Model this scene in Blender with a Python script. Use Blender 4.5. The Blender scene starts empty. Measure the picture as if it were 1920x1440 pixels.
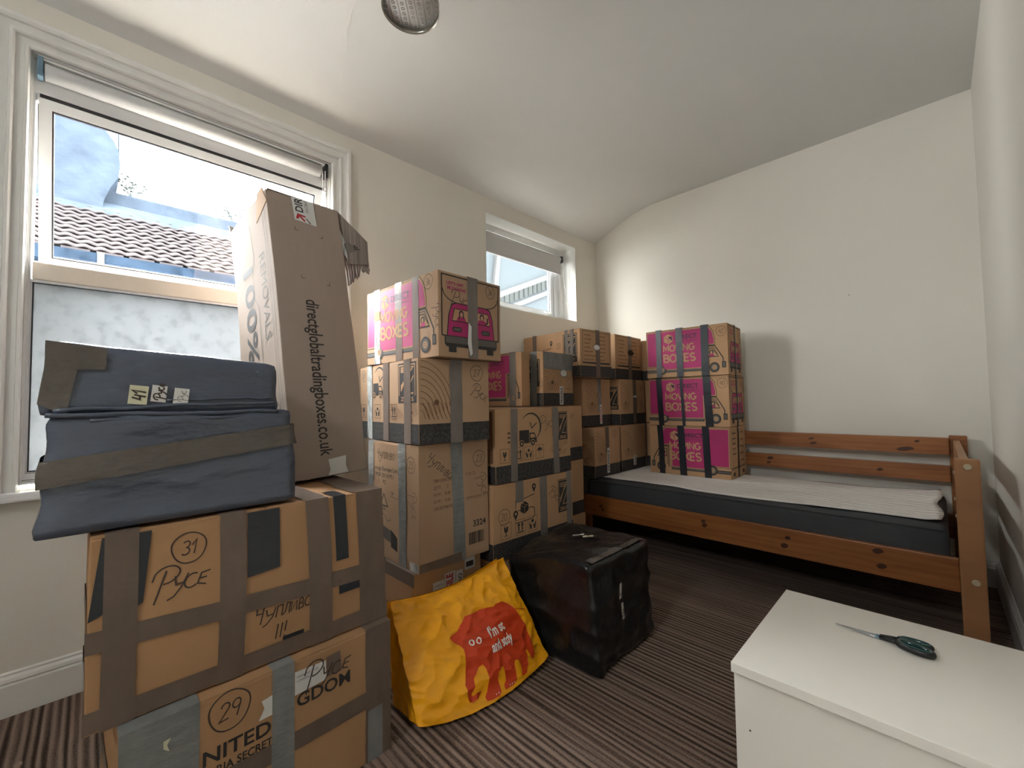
import bpy, bmesh, math, random
from mathutils import Vector, Matrix, noise
random.seed(7)
scene = bpy.context.scene
COL = scene.collection
PI = math.pi

# ---------------------------------------------------------------- camera
cam_d = bpy.data.cameras.new('camera'); cam = bpy.data.objects.new('camera', cam_d); COL.objects.link(cam)
rgt = Vector((0.7054984, 0.7085232, -0.0163378)); dwn = Vector((-0.0400706, 0.0168624, -0.9990546)); fwd = Vector((-0.7075778, 0.7054860, 0.0402873))
cam.matrix_world = Matrix(((rgt.x, -dwn.x, -fwd.x, 2.186), (rgt.y, -dwn.y, -fwd.y, 0.0), (rgt.z, -dwn.z, -fwd.z, 1.0), (0, 0, 0, 1)))
cam_d.sensor_width = 36.0; cam_d.lens = 792.5613 / 1920 * 36.0
cam_d.clip_start = 0.02; cam_d.clip_end = 200
scene.camera = cam

# ---------------------------------------------------------------- world and light
SKY = 8.0   # brightness at the horizon; an overcast sky is about three times as bright overhead
world = bpy.data.worlds.new('overcast_sky'); scene.world = world; world.use_nodes = True
wn = world.node_tree; bg = wn.nodes['Background']
wtc = wn.nodes.new('ShaderNodeTexCoord'); wsep = wn.nodes.new('ShaderNodeSeparateXYZ'); wr = wn.nodes.new('ShaderNodeValToRGB')
wn.links.new(wtc.outputs['Generated'], wsep.inputs[0]); wn.links.new(wsep.outputs['Z'], wr.inputs[0]); wn.links.new(wr.outputs[0], bg.inputs[0])
wr.color_ramp.elements[0].position = 0.0; wr.color_ramp.elements[0].color = (1.0, 0.992, 0.97, 1)
wr.color_ramp.elements[1].position = 1.0; wr.color_ramp.elements[1].color = (2.5, 2.46, 2.36, 1)
bg.inputs[1].default_value = SKY
scene.view_settings.view_transform = 'Standard'; scene.view_settings.look = 'None'
scene.view_settings.exposure = 2.72; scene.view_settings.gamma = 1.0; scene.view_settings.use_curve_mapping = False

def portal(name, loc, rot, sx, sy):
    l = bpy.data.lights.new(name, 'AREA'); l.shape = 'RECTANGLE'; l.size = sx; l.size_y = sy; l.energy = 1
    l.cycles.is_portal = True
    o = bpy.data.objects.new(name, l); o.location = loc; o.rotation_euler = rot; COL.objects.link(o)
portal('window_portal', (-0.34, 0.34, 1.45), (0, -PI / 2, 0), 1.5, 1.1)
portal('window_portal', (-0.24, 2.45, 2.0), (0, -PI / 2, 0), 0.65, 1.1)
portal('window_portal', (1.58, -1.42, 2.1), (PI / 2, 0, 0), .38, .42)  # guides sampling through the added fill window behind the camera

# ---------------------------------------------------------------- materials
def nmat(name, base, rough=0.6, metal=0.0, spec=0.5, bump=None, var=None, coat=0.0):
    """bump=(kind, scale(x,y,z), strength, distance); var=(scale(x,y,z), amount)"""
    m = bpy.data.materials.new(name); m.use_nodes = True; nt = m.node_tree; b = nt.nodes['Principled BSDF']
    b.inputs['Base Color'].default_value = (*base, 1); b.inputs['Roughness'].default_value = rough
    b.inputs['Metallic'].default_value = metal; b.inputs['Specular IOR Level'].default_value = spec
    if coat: b.inputs['Coat Weight'].default_value = coat
    tc = None
    def tex(scale, detail=3):
        nonlocal tc
        if tc is None: tc = nt.nodes.new('ShaderNodeTexCoord')
        mp = nt.nodes.new('ShaderNodeMapping'); mp.inputs['Scale'].default_value = scale
        nt.links.new(tc.outputs['Object'], mp.inputs[0])
        n = nt.nodes.new('ShaderNodeTexNoise'); n.inputs['Scale'].default_value = 1.0; n.inputs['Detail'].default_value = detail
        nt.links.new(mp.outputs[0], n.inputs[0]); return n
    if var:
        n = tex(var[0]); mx = nt.nodes.new('ShaderNodeMixRGB'); mx.blend_type = 'MIX'
        a = var[1]
        mx.inputs[1].default_value = (*[c * (1 - a) for c in base], 1); mx.inputs[2].default_value = (*[min(1, c * (1 + a)) for c in base], 1)
        r = nt.nodes.new('ShaderNodeValToRGB'); r.color_ramp.elements[0].position = .3; r.color_ramp.elements[1].position = .7
        nt.links.new(n.outputs[0], r.inputs[0]); nt.links.new(r.outputs[0], mx.inputs[0]); nt.links.new(mx.outputs[0], b.inputs['Base Color'])
    if bump:
        n = tex(bump[0], 5); bp = nt.nodes.new('ShaderNodeBump'); bp.inputs['Strength'].default_value = bump[1]; bp.inputs['Distance'].default_value = bump[2]
        nt.links.new(n.outputs[0], bp.inputs['Height']); nt.links.new(bp.outputs[0], b.inputs['Normal'])
    return m

M = {}
M['wall'] = nmat('wall_paint', (.76, .725, .65), .75, bump=((9, 9, 9), .15, .01), var=((1.3, 1.3, 1.3), .02))
M['ceil'] = nmat('ceiling_paint', (.665, .66, .64), .55, bump=((5, 5, 5), .2, .02), var=((1.1, 1.1, 1.1), .02))
M['gloss'] = nmat('white_gloss_paint', (.76, .75, .72), .3)
M['upvc'] = nmat('white_plastic_frame', (.68, .68, .68), .3)
M['timber_rail'] = nmat('cream_painted_timber', (.72, .64, .54), .4)
M['sill'] = nmat('white_sill_paint', (.82, .82, .82), .3)
M['seal'] = nmat('black_rubber_seal', (.02, .02, .022), .5)
M['blind'] = nmat('white_blind_fabric', (.58, .575, .57), .7, bump=((60, 60, 60), .1, .002))
M['card'] = nmat('brown_cardboard', (.47, .285, .155), .8, spec=.25, bump=((25, 25, 25), .12, .004), var=((6, 6, 2.5), .07))
M['card2'] = nmat('pale_cardboard', (.42, .275, .17), .8, spec=.25, bump=((25, 25, 25), .12, .004), var=((5, 5, 2), .07))
M['carddark'] = nmat('dark_brown_cardboard', (.41, .235, .118), .75, spec=.25, bump=((25, 25, 25), .12, .004), var=((6, 6, 2.5), .08))
M['cardgrey'] = nmat('greyish_cardboard', (.35, .275, .225), .8, spec=.3, bump=((25, 25, 25), .12, .004), var=((4, 4, 2), .06))
M['cardback'] = nmat('torn_ridged_cardboard', (.27, .225, .195), .85, bump=((6, 180, 6), .8, .006), var=((4, 60, 4), .3))
M['tape'] = nmat('brown_packing_tape', (.155, .112, .085), .42, spec=.35, bump=((14, 14, 40), .35, .004), var=((20, 20, 8), .12))
M['tapegrey'] = nmat('grey_duct_tape', (.195, .168, .145), .48, spec=.3, bump=((14, 14, 40), .35, .004), var=((20, 20, 8), .12))
M['silver'] = nmat('silver_tape', (.21, .215, .21), .42, spec=.4, bump=((16, 16, 50), .6, .006), var=((20, 20, 8), .15))
M['clear'] = nmat('clear_crumpled_tape', (.50, .52, .50), .12, metal=.1, bump=((40, 40, 18), 1.0, .012), var=((60, 60, 20), .35))
M['blacktape'] = nmat('black_tape', (.018, .021, .027), .3, bump=((14, 14, 50), .4, .004))
M['ink'] = nmat('black_print_ink', (.028, .024, .022), .7)
M['inkbrown'] = nmat('brown_print_ink', (.17, .085, .04), .8)
M['inkgrey'] = nmat('grey_print_ink', (.115, .105, .09), .75)
M['pen'] = nmat('black_marker_ink', (.05, .032, .025), .7)
M['pink'] = nmat('pink_print_ink', (.40, .018, .125), .6, var=((5, 5, 5), .1))
M['navy'] = nmat('dark_navy_print_ink', (.045, .012, .04), .6)
M['strip'] = nmat('dark_printed_band', (.036, .033, .031), .75, var=((90, 90, 90), .55))
M['paper'] = nmat('white_paper_label', (.66, .65, .62), .6)
M['yellowpaper'] = nmat('cream_paper_label', (.62, .60, .42), .6)
M['red'] = nmat('red_print_ink', (.45, .02, .025), .6)
M['dark'] = nmat('painted_hole_shade', (.012, .010, .009), .9)  # flat fill that paints in the shade inside a hand hole
M['bag'] = nmat('black_polythene', (.080, .095, .130), .27, spec=.6, bump=((7, 5, 11), .6, .03))
M['bag2'] = nmat('black_bin_liner', (.010, .0105, .0115), .30, spec=.5, bump=((9, 9, 6), .6, .03))
M['yellow'] = nmat('yellow_woven_plastic', (.93, .40, .008), .28, spec=.5, bump=((22, 22, 22), .4, .008), var=((9, 9, 6), .13))
M['orange'] = nmat('orange_red_print', (.62, .052, .010), .34, bump=((22, 22, 22), .4, .008))
M['white'] = nmat('white_print', (.85, .82, .76), .4)
M['matgrey'] = nmat('dark_grey_mattress_fabric', (.042, .045, .050), .8, bump=((10, 10, 10), .3, .01), var=((4, 4, 4), .12))
M['chest'] = nmat('white_laminate', (.77, .74, .67), .38, bump=((3, 3, 3), .05, .004), var=((2, 2, 2), .02))
M['steel'] = nmat('steel_blade', (.42, .43, .44), .25, metal=.9)
M['green'] = nmat('dark_green_plastic', (.008, .05, .045), .2, coat=.5)
M['blackpl'] = nmat('black_plastic', (.008, .009, .01), .35)
M['bluegrey'] = nmat('blue_grey_pivot', (.15, .25, .33), .35)
M['chrome'] = nmat('brushed_chrome', (.36, .34, .30), .25, metal=.85)
M['diff'] = nmat('frosted_lamp_diffuser', (.68, .66, .64), .35)
M['crystal'] = nmat('smoky_crystal', (.26, .25, .24), .15)
M['crack'] = nmat('plaster_crack', (.74, .72, .68), .7)
# outside (colours set dark to offset the bright sky and the room's exposure)
M['render'] = nmat('weathered_blue_render', (.0130, .0170, .0228), .85, spec=0.0, bump=((3, 3, 3), .6, .05), var=((3.2, 3.2, 3.2), .22))
M['tile'] = nmat('concrete_roof_tile', (.0195, .0172, .0176), .8, spec=0.0, var=((2, 2, 2), .2))
M['gutter'] = nmat('blue_grey_gutter', (.0055, .0090, .0142), .5, spec=0.0, var=((5, 5, 5), .35))
M['outwhite'] = nmat('outdoor_white_paint', (.036, .036, .036), .5, spec=0.0)
M['palepanel'] = nmat('pale_blue_glazing', (.026, .031, .034), .3, spec=0.0)
M['paling'] = nmat('weathered_grey_paling', (.016, .018, .017), .8, spec=0.0, var=((3, 30, 3), .3))
M['leaf'] = nmat('weed_leaf', (.03, .036, .034), .7, spec=0.0)
M['ground'] = nmat('outdoor_paving', (.14, .135, .13), .9, spec=0.0)

def wood():
    m = bpy.data.materials.new('pine_wood'); m.use_nodes = True; nt = m.node_tree; b = nt.nodes['Principled BSDF']
    tc = nt.nodes.new('ShaderNodeTexCoord'); mp = nt.nodes.new('ShaderNodeMapping'); mp.inputs['Scale'].default_value = (1.2, 9, 9)
    nt.links.new(tc.outputs['Object'], mp.inputs[0])
    n = nt.nodes.new('ShaderNodeTexNoise'); n.inputs['Scale'].default_value = 2.2; n.inputs['Detail'].default_value = 4; n.inputs['Distortion'].default_value = .8
    w = nt.nodes.new('ShaderNodeTexWave'); w.wave_type = 'BANDS'; w.bands_direction = 'Z'; w.inputs['Scale'].default_value = 1.4; w.inputs['Distortion'].default_value = 5; w.inputs['Detail'].default_value = 3
    nt.links.new(mp.outputs[0], n.inputs[0]); nt.links.new(mp.outputs[0], w.inputs[0])
    ad = nt.nodes.new('ShaderNodeMath'); ad.operation = 'ADD'; nt.links.new(n.outputs[0], ad.inputs[0])
    mu = nt.nodes.new('ShaderNodeMath'); mu.operation = 'MULTIPLY'; mu.inputs[1].default_value = .12; nt.links.new(w.outputs[1], mu.inputs[0]); nt.links.new(mu.outputs[0], ad.inputs[1])
    r = nt.nodes.new('ShaderNodeValToRGB'); e = r.color_ramp.elements
    e[0].position = .3; e[0].color = (.19, .062, .016, 1); e[1].position = .85; e[1].color = (.36, .140, .042, 1)
    nt.links.new(ad.outputs[0], r.inputs[0]); nt.links.new(r.outputs[0], b.inputs['Base Color'])
    b.inputs['Roughness'].default_value = .38
    bp = nt.nodes.new('ShaderNodeBump'); bp.inputs['Strength'].default_value = .08; bp.inputs['Distance'].default_value = .003
    nt.links.new(n.outputs[0], bp.inputs['Height']); nt.links.new(bp.outputs[0], b.inputs['Normal'])
    return m
M['pine'] = wood()
M['pineend'] = nmat('lighter_pine', (.33, .155, .062), .5, var=((3, 3, 14), .12))
M['knot'] = nmat('dark_wood_knot', (.060, .018, .007), .5)
M['cap'] = nmat('cream_screw_cap', (.50, .42, .28), .4)

def carpet():
    m = bpy.data.materials.new('striped_brown_carpet'); m.use_nodes = True; nt = m.node_tree; b = nt.nodes['Principled BSDF']
    tc = nt.nodes.new('ShaderNodeTexCoord')
    def noi(scale, det):
        mp = nt.nodes.new('ShaderNodeMapping'); mp.inputs['Scale'].default_value = scale; nt.links.new(tc.outputs['Object'], mp.inputs[0])
        n = nt.nodes.new('ShaderNodeTexNoise'); n.inputs['Scale'].default_value = 1; n.inputs['Detail'].default_value = det
        nt.links.new(mp.outputs[0], n.inputs[0]); return n
    sep = nt.nodes.new('ShaderNodeSeparateXYZ'); nt.links.new(tc.outputs['Object'], sep.inputs[0])
    mul = nt.nodes.new('ShaderNodeMath'); mul.operation = 'MULTIPLY'; mul.inputs[1].default_value = 2 * PI / .0215
    wob = noi((4, 14, 1), 2); wm = nt.nodes.new('ShaderNodeMath'); wm.operation = 'MULTIPLY'; wm.inputs[1].default_value = 3.2
    nt.links.new(wob.outputs[0], wm.inputs[0])
    ad = nt.nodes.new('ShaderNodeMath'); nt.links.new(sep.outputs['Y'], mul.inputs[0]); nt.links.new(mul.outputs[0], ad.inputs[0]); nt.links.new(wm.outputs[0], ad.inputs[1])
    sn = nt.nodes.new('ShaderNodeMath'); sn.operation = 'SINE'; nt.links.new(ad.outputs[0], sn.inputs[0])
    lines = noi((.6, 75, 1), 2); fine = noi((190, 190, 190), 2)
    s1 = nt.nodes.new('ShaderNodeMath'); s1.operation = 'MULTIPLY_ADD'; s1.inputs[1].default_value = .16; nt.links.new(sn.outputs[0], s1.inputs[0]); nt.links.new(lines.outputs[0], s1.inputs[2])
    s2 = nt.nodes.new('ShaderNodeMath'); s2.operation = 'MULTIPLY_ADD'; s2.inputs[1].default_value = .35; nt.links.new(fine.outputs[0], s2.inputs[0]); nt.links.new(s1.outputs[0], s2.inputs[2])
    r = nt.nodes.new('ShaderNodeValToRGB'); e = r.color_ramp.elements
    e[0].position = .46; e[0].color = (.055, .037, .028, 1); e[1].position = .86; e[1].color = (.28, .205, .165, 1)
    x = r.color_ramp.elements.new(.62); x.color = (.15, .105, .082, 1)
    nt.links.new(s2.outputs[0], r.inputs[0]); nt.links.new(r.outputs[0], b.inputs['Base Color'])
    b.inputs['Roughness'].default_value = .95; b.inputs['Specular IOR Level'].default_value = .1
    bp = nt.nodes.new('ShaderNodeBump'); bp.inputs['Strength'].default_value = .7; bp.inputs['Distance'].default_value = .006
    nt.links.new(s2.outputs[0], bp.inputs['Height']); nt.links.new(bp.outputs[0], b.inputs['Normal'])
    return m
M['carpet'] = carpet()

def topper():
    m = nmat('white_quilted_fabric', (.78, .755, .72), .8); nt = m.node_tree; b = nt.nodes['Principled BSDF']
    tc = nt.nodes.new('ShaderNodeTexCoord'); mp = nt.nodes.new('ShaderNodeMapping'); nt.links.new(tc.outputs['Object'], mp.inputs[0])
    w = nt.nodes.new('ShaderNodeTexWave'); w.bands_direction = 'Y'; w.inputs['Scale'].default_value = 14; w.inputs['Distortion'].default_value = 2.5; w.inputs['Detail'].default_value = 2; w.inputs['Detail Scale'].default_value = 1.2
    nt.links.new(mp.outputs[0], w.inputs[0])
    bp = nt.nodes.new('ShaderNodeBump'); bp.inputs['Strength'].default_value = .5; bp.inputs['Distance'].default_value = .006
    nt.links.new(w.outputs[1], bp.inputs['Height']); nt.links.new(bp.outputs[0], b.inputs['Normal'])
    return m
M['topper'] = topper()

def glass_mat(name, kind):
    m = bpy.data.materials.new(name); m.use_nodes = True; nt = m.node_tree
    for n in list(nt.nodes):
        if n.type == 'BSDF_PRINCIPLED': nt.nodes.remove(n)
    out = nt.nodes['Material Output']; mx = nt.nodes.new('ShaderNodeMixShader')
    if kind == 'clear':
        a = nt.nodes.new('ShaderNodeBsdfTransparent'); a.inputs[0].default_value = (.93, .95, .97, 1)
        b = nt.nodes.new('ShaderNodeBsdfGlossy'); b.inputs['Roughness'].default_value = .02; mx.inputs[0].default_value = .05
    elif kind == 'dim_hazy':
        a = nt.nodes.new('ShaderNodeBsdfTransparent'); a.inputs[0].default_value = (.66, .68, .69, 1)  # tint darkened to dim daylight through the slightly hazy small pane
        b = nt.nodes.new('ShaderNodeBsdfTranslucent'); b.inputs[0].default_value = (.07, .072, .075, 1); mx.inputs[0].default_value = .10
    else:
        a = nt.nodes.new('ShaderNodeBsdfTranslucent'); a.inputs[0].default_value = (.80, .84, .88, 1)
        b = nt.nodes.new('ShaderNodeBsdfDiffuse'); b.inputs[0].default_value = (.75, .8, .85, 1); mx.inputs[0].default_value = .12
        # condensation mottling near the top edge
        tc = nt.nodes.new('ShaderNodeTexCoord'); n = nt.nodes.new('ShaderNodeTexNoise'); n.inputs['Scale'].default_value = 26; n.inputs['Detail'].default_value = 6
        nt.links.new(tc.outputs['Object'], n.inputs[0]); r = nt.nodes.new('ShaderNodeValToRGB')
        r.color_ramp.elements[0].position = .35; r.color_ramp.elements[0].color = (.152, .159, .165, 1); r.color_ramp.elements[1].position = .5; r.color_ramp.elements[1].color = (.182, .190, .198, 1)
        nt.links.new(n.outputs[0], r.inputs[0]); nt.links.new(r.outputs[0], a.inputs[0])
    nt.links.new(a.outputs[0], mx.inputs[1]); nt.links.new(b.outputs[0], mx.inputs[2]); nt.links.new(mx.outputs[0], out.inputs[0])
    return m
M['glass'] = glass_mat('window_glass', 'clear'); M['dim_hazy'] = glass_mat('dim_hazy_glass', 'dim_hazy'); M['frost'] = glass_mat('frosted_glass', 'frost')

# ---------------------------------------------------------------- helpers
def obj(name, bm, mat, parent=None, smooth=False, loc=None):
    me = bpy.data.meshes.new(name); bm.to_mesh(me); bm.free(); me.materials.append(M[mat] if isinstance(mat, str) else mat)
    if smooth:
        for p in me.polygons: p.use_smooth = True
    o = bpy.data.objects.new(name, me); COL.objects.link(o)
    if parent: o.parent = parent
    if loc: o.location = loc
    return o
def tag(o, label, cat, group=None):
    o['label'] = label; o['category'] = cat
    if group: o['group'] = group
    return o
def thing(name, label, cat, loc=(0, 0, 0), rotz=0, group=None):
    o = bpy.data.objects.new(name, None); o.empty_display_size = .05; COL.objects.link(o)
    o.location = loc; o.rotation_euler = (0, 0, rotz); return tag(o, label, cat, group)
def struct(o): o['kind'] = 'structure'; return o
def bx(bm, x0, x1, y0, y1, z0, z1, bevel=0.0):
    vs = [bm.verts.new((x, y, z)) for x in (x0, x1) for y in (y0, y1) for z in (z0, z1)]
    F = [(0, 1, 3, 2), (4, 6, 7, 5), (0, 4, 5, 1), (2, 3, 7, 6), (0, 2, 6, 4), (1, 5, 7, 3)]
    fs = [bm.faces.new([vs[i] for i in f]) for f in F]
    if bevel:
        es = list({e for f in fs for e in f.edges})
        bmesh.ops.bevel(bm, geom=es, offset=bevel, segments=2, affect='EDGES', profile=.6)
    return bm
def box_bm(*a, bevel=0.0): return bx(bmesh.new(), *a, bevel=bevel)
def hexa(bm, pts):
    vs = [bm.verts.new(p) for p in pts]
    for f in [(0, 1, 2, 3), (7, 6, 5, 4), (0, 4, 5, 1), (1, 5, 6, 2), (2, 6, 7, 3), (3, 7, 4, 0)]:
        bm.faces.new([vs[i] for i in f])
    bmesh.ops.recalc_face_normals(bm, faces=bm.faces)
def tube(bm, pts, r, n=8):
    pts = [Vector(p) for p in pts]; rings = []
    for i, p in enumerate(pts):
        d = (pts[min(i + 1, len(pts) - 1)] - pts[max(i - 1, 0)]).normalized()
        a = d.orthogonal().normalized(); b = d.cross(a)
        rings.append([bm.verts.new(p + (a * math.cos(t) + b * math.sin(t)) * r) for t in [2 * PI * k / n for k in range(n)]])
    for i in range(len(rings) - 1):
        A = rings[i]
        # align the rings
        B = rings[i + 1]; k0 = min(range(n), key=lambda k: (B[k].co - A[0].co).length); B = B[k0:] + B[:k0]
        if (B[1].co - A[1].co).length > (B[-1].co - A[1].co).length: B = [B[0]] + B[1:][::-1]
        rings[i + 1] = B
        for k in range(n): bm.faces.new([A[k], A[(k + 1) % n], B[(k + 1) % n], B[k]])
    bm.faces.new(rings[0][::-1]); bm.faces.new(rings[-1])
    bmesh.ops.recalc_face_normals(bm, faces=bm.faces)
def profile(bm, pts, fn):
    """sweep a closed 2D section pts between two ends given by fn(p, end)"""
    A = [bm.verts.new(fn(p, 0)) for p in pts]; B = [bm.verts.new(fn(p, 1)) for p in pts]; n = len(pts)
    for k in range(n): bm.faces.new([A[k], A[(k + 1) % n], B[(k + 1) % n], B[k]])
    bm.faces.new(A[::-1]); bm.faces.new(B)
    bmesh.ops.recalc_face_normals(bm, faces=bm.faces)

_text_cache = {}
def text_polys(s, bold=0.0):
    """-> (list of 2D verts, faces, width) at size 1, baseline 0"""
    key = (s, bold)
    if key in _text_cache: return _text_cache[key]
    cu = bpy.data.curves.new('t', 'FONT'); cu.body = s; cu.size = 1.0; cu.resolution_u = 3; cu.offset = bold
    ob = bpy.data.objects.new('t', cu); COL.objects.link(ob); bpy.context.view_layer.update()
    me = bpy.data.meshes.new_from_object(ob.evaluated_get(bpy.context.evaluated_depsgraph_get()))
    vs = [(v.co.x, v.co.y) for v in me.vertices]; fs = [tuple(p.vertices) for p in me.polygons]
    bpy.data.objects.remove(ob); bpy.data.curves.remove(cu); bpy.data.meshes.remove(me)
    w = max([v[0] for v in vs] or [0]); _text_cache[key] = (vs, fs, w); return _text_cache[key]

# stroke glyphs for handwriting, y up, in a box about 1 high
def arc(cx, cy, rx, ry, a0, a1, n=14): return [(cx + rx * math.cos(math.radians(a0 + (a1 - a0) * i / n)), cy + ry * math.sin(math.radians(a0 + (a1 - a0) * i / n))) for i in range(n + 1)]
HAND = {
 'P': ([[(.28, -.35), (.36, .9)], [(.0, .55)] + arc(.42, .72, .42, .34, 165, -95, 18)], .85),
 'y': ([[(.05, .6), (.15, .25), (.38, .28)], [(.48, .62), (.36, .1), (.2, -.2), (.0, -.3)]], .55),
 'C': ([arc(.25, .28, .25, .28, 60, 320, 12)], .5),
 'E': ([[(.42, .55), (.12, .5), (.08, .1), (.4, .0)], [(.1, .28), (.36, .3)]], .5),
 'e': ([[(.05, .25), (.35, .3), (.3, .5), (.1, .45), (.03, .2), (.15, .0), (.4, .08)]], .45),
 'Ч': ([[(.05, .9), (.08, .5), (.35, .5)], [(.42, .95), (.36, -.1)]], .55),
 'п': ([[(.05, .0), (.08, .6), (.36, .62), (.36, .0)]], .45),
 'л': ([[(.0, .0), (.12, .15), (.18, .62), (.34, .6), (.34, .0)]], .42),
 'и': ([[(.05, .6), (.05, .02), (.34, .58), (.36, .0)]], .48),
 'в': ([[(.06, .6), (.05, .0), (.3, .05), (.26, .3), (.06, .32), (.26, .4), (.22, .6), (.06, .6)]], .4),
 'о': ([arc(.2, .3, .2, .28, 0, 380, 12)], .48),
 '!': ([[(.08, .9), (.06, .3)], [(.06, .1), (.06, .02)]], .22),
 'I': ([[(.1, .85), (.08, .0)]], .24),
 '0': ([arc(.22, .45, .22, .45, 0, 370, 14)], .55), '1': ([[(.0, .6), (.22, .95), (.2, .0)]], .35),
 '2': ([[(.0, .7)] + arc(.2, .7, .2, .22, 150, -30, 8) + [(.0, .0), (.45, .05)]], .55),
 '3': ([arc(.18, .7, .2, .22, 150, -80, 8) + arc(.18, .24, .24, .24, 80, -140, 9)], .52),
 '4': ([[(.1, .95), (.0, .4), (.4, .42)], [(.35, .8), (.3, .0)]], .5),
 '5': ([[(.42, .92), (.1, .9), (.06, .55)] + arc(.18, .28, .24, .28, 90, -140, 9)], .52),
 '6': ([[(.35, .95), (.05, .4)] + arc(.22, .24, .2, .24, 160, 500, 12)], .52),
 '7': ([[(.0, .9), (.42, .9), (.12, .0)], [(.08, .45), (.36, .48)]], .5),
 '9': ([arc(.2, .68, .2, .24, 0, 360, 10) + [(.4, .68), (.3, .0)]], .5),
 '=': ([[(.0, .6), (.35, .6)], [(.0, .3), (.35, .3)]], .5), ' ': ([], .35), '-': ([[(.0, .4), (.3, .4)]], .4),
}

BLOCK = {'M': ([[(.08, 0), (.08, 1), (.45, .28), (.82, 1), (.82, 0)]], .98), 'O': ([arc(.42, .5, .37, .5, 90, 450, 18)], .92), 'V': ([[(.02, 1), (.38, 0), (.74, 1)]], .80), 'I': ([[(.10, 0), (.10, 1)]], .28),
 'N': ([[(.08, 0), (.08, 1), (.68, 0), (.68, 1)]], .84), 'G': ([arc(.42, .5, .36, .5, 48, 330, 14) + [(.78, .45), (.48, .45)]], .92), 'B': ([[(.08, 0), (.08, 1)] + arc(.36, .76, .22, .24, 90, -90, 8) + [(.08, .52)], [(.08, .52)] + arc(.40, .26, .26, .26, 90, -90, 8) + [(.08, 0)]], .76),
 'X': ([[(.02, 1), (.66, 0)], [(.02, 0), (.66, 1)]], .74), 'E': ([[(.56, 1), (.08, 1), (.08, 0), (.56, 0)], [(.08, .5), (.50, .5)]], .66), 'S': ([arc(.34, .75, .25, .25, 30, 250, 9) + arc(.34, .25, .26, .25, 80, -150, 9)], .66)}
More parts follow.
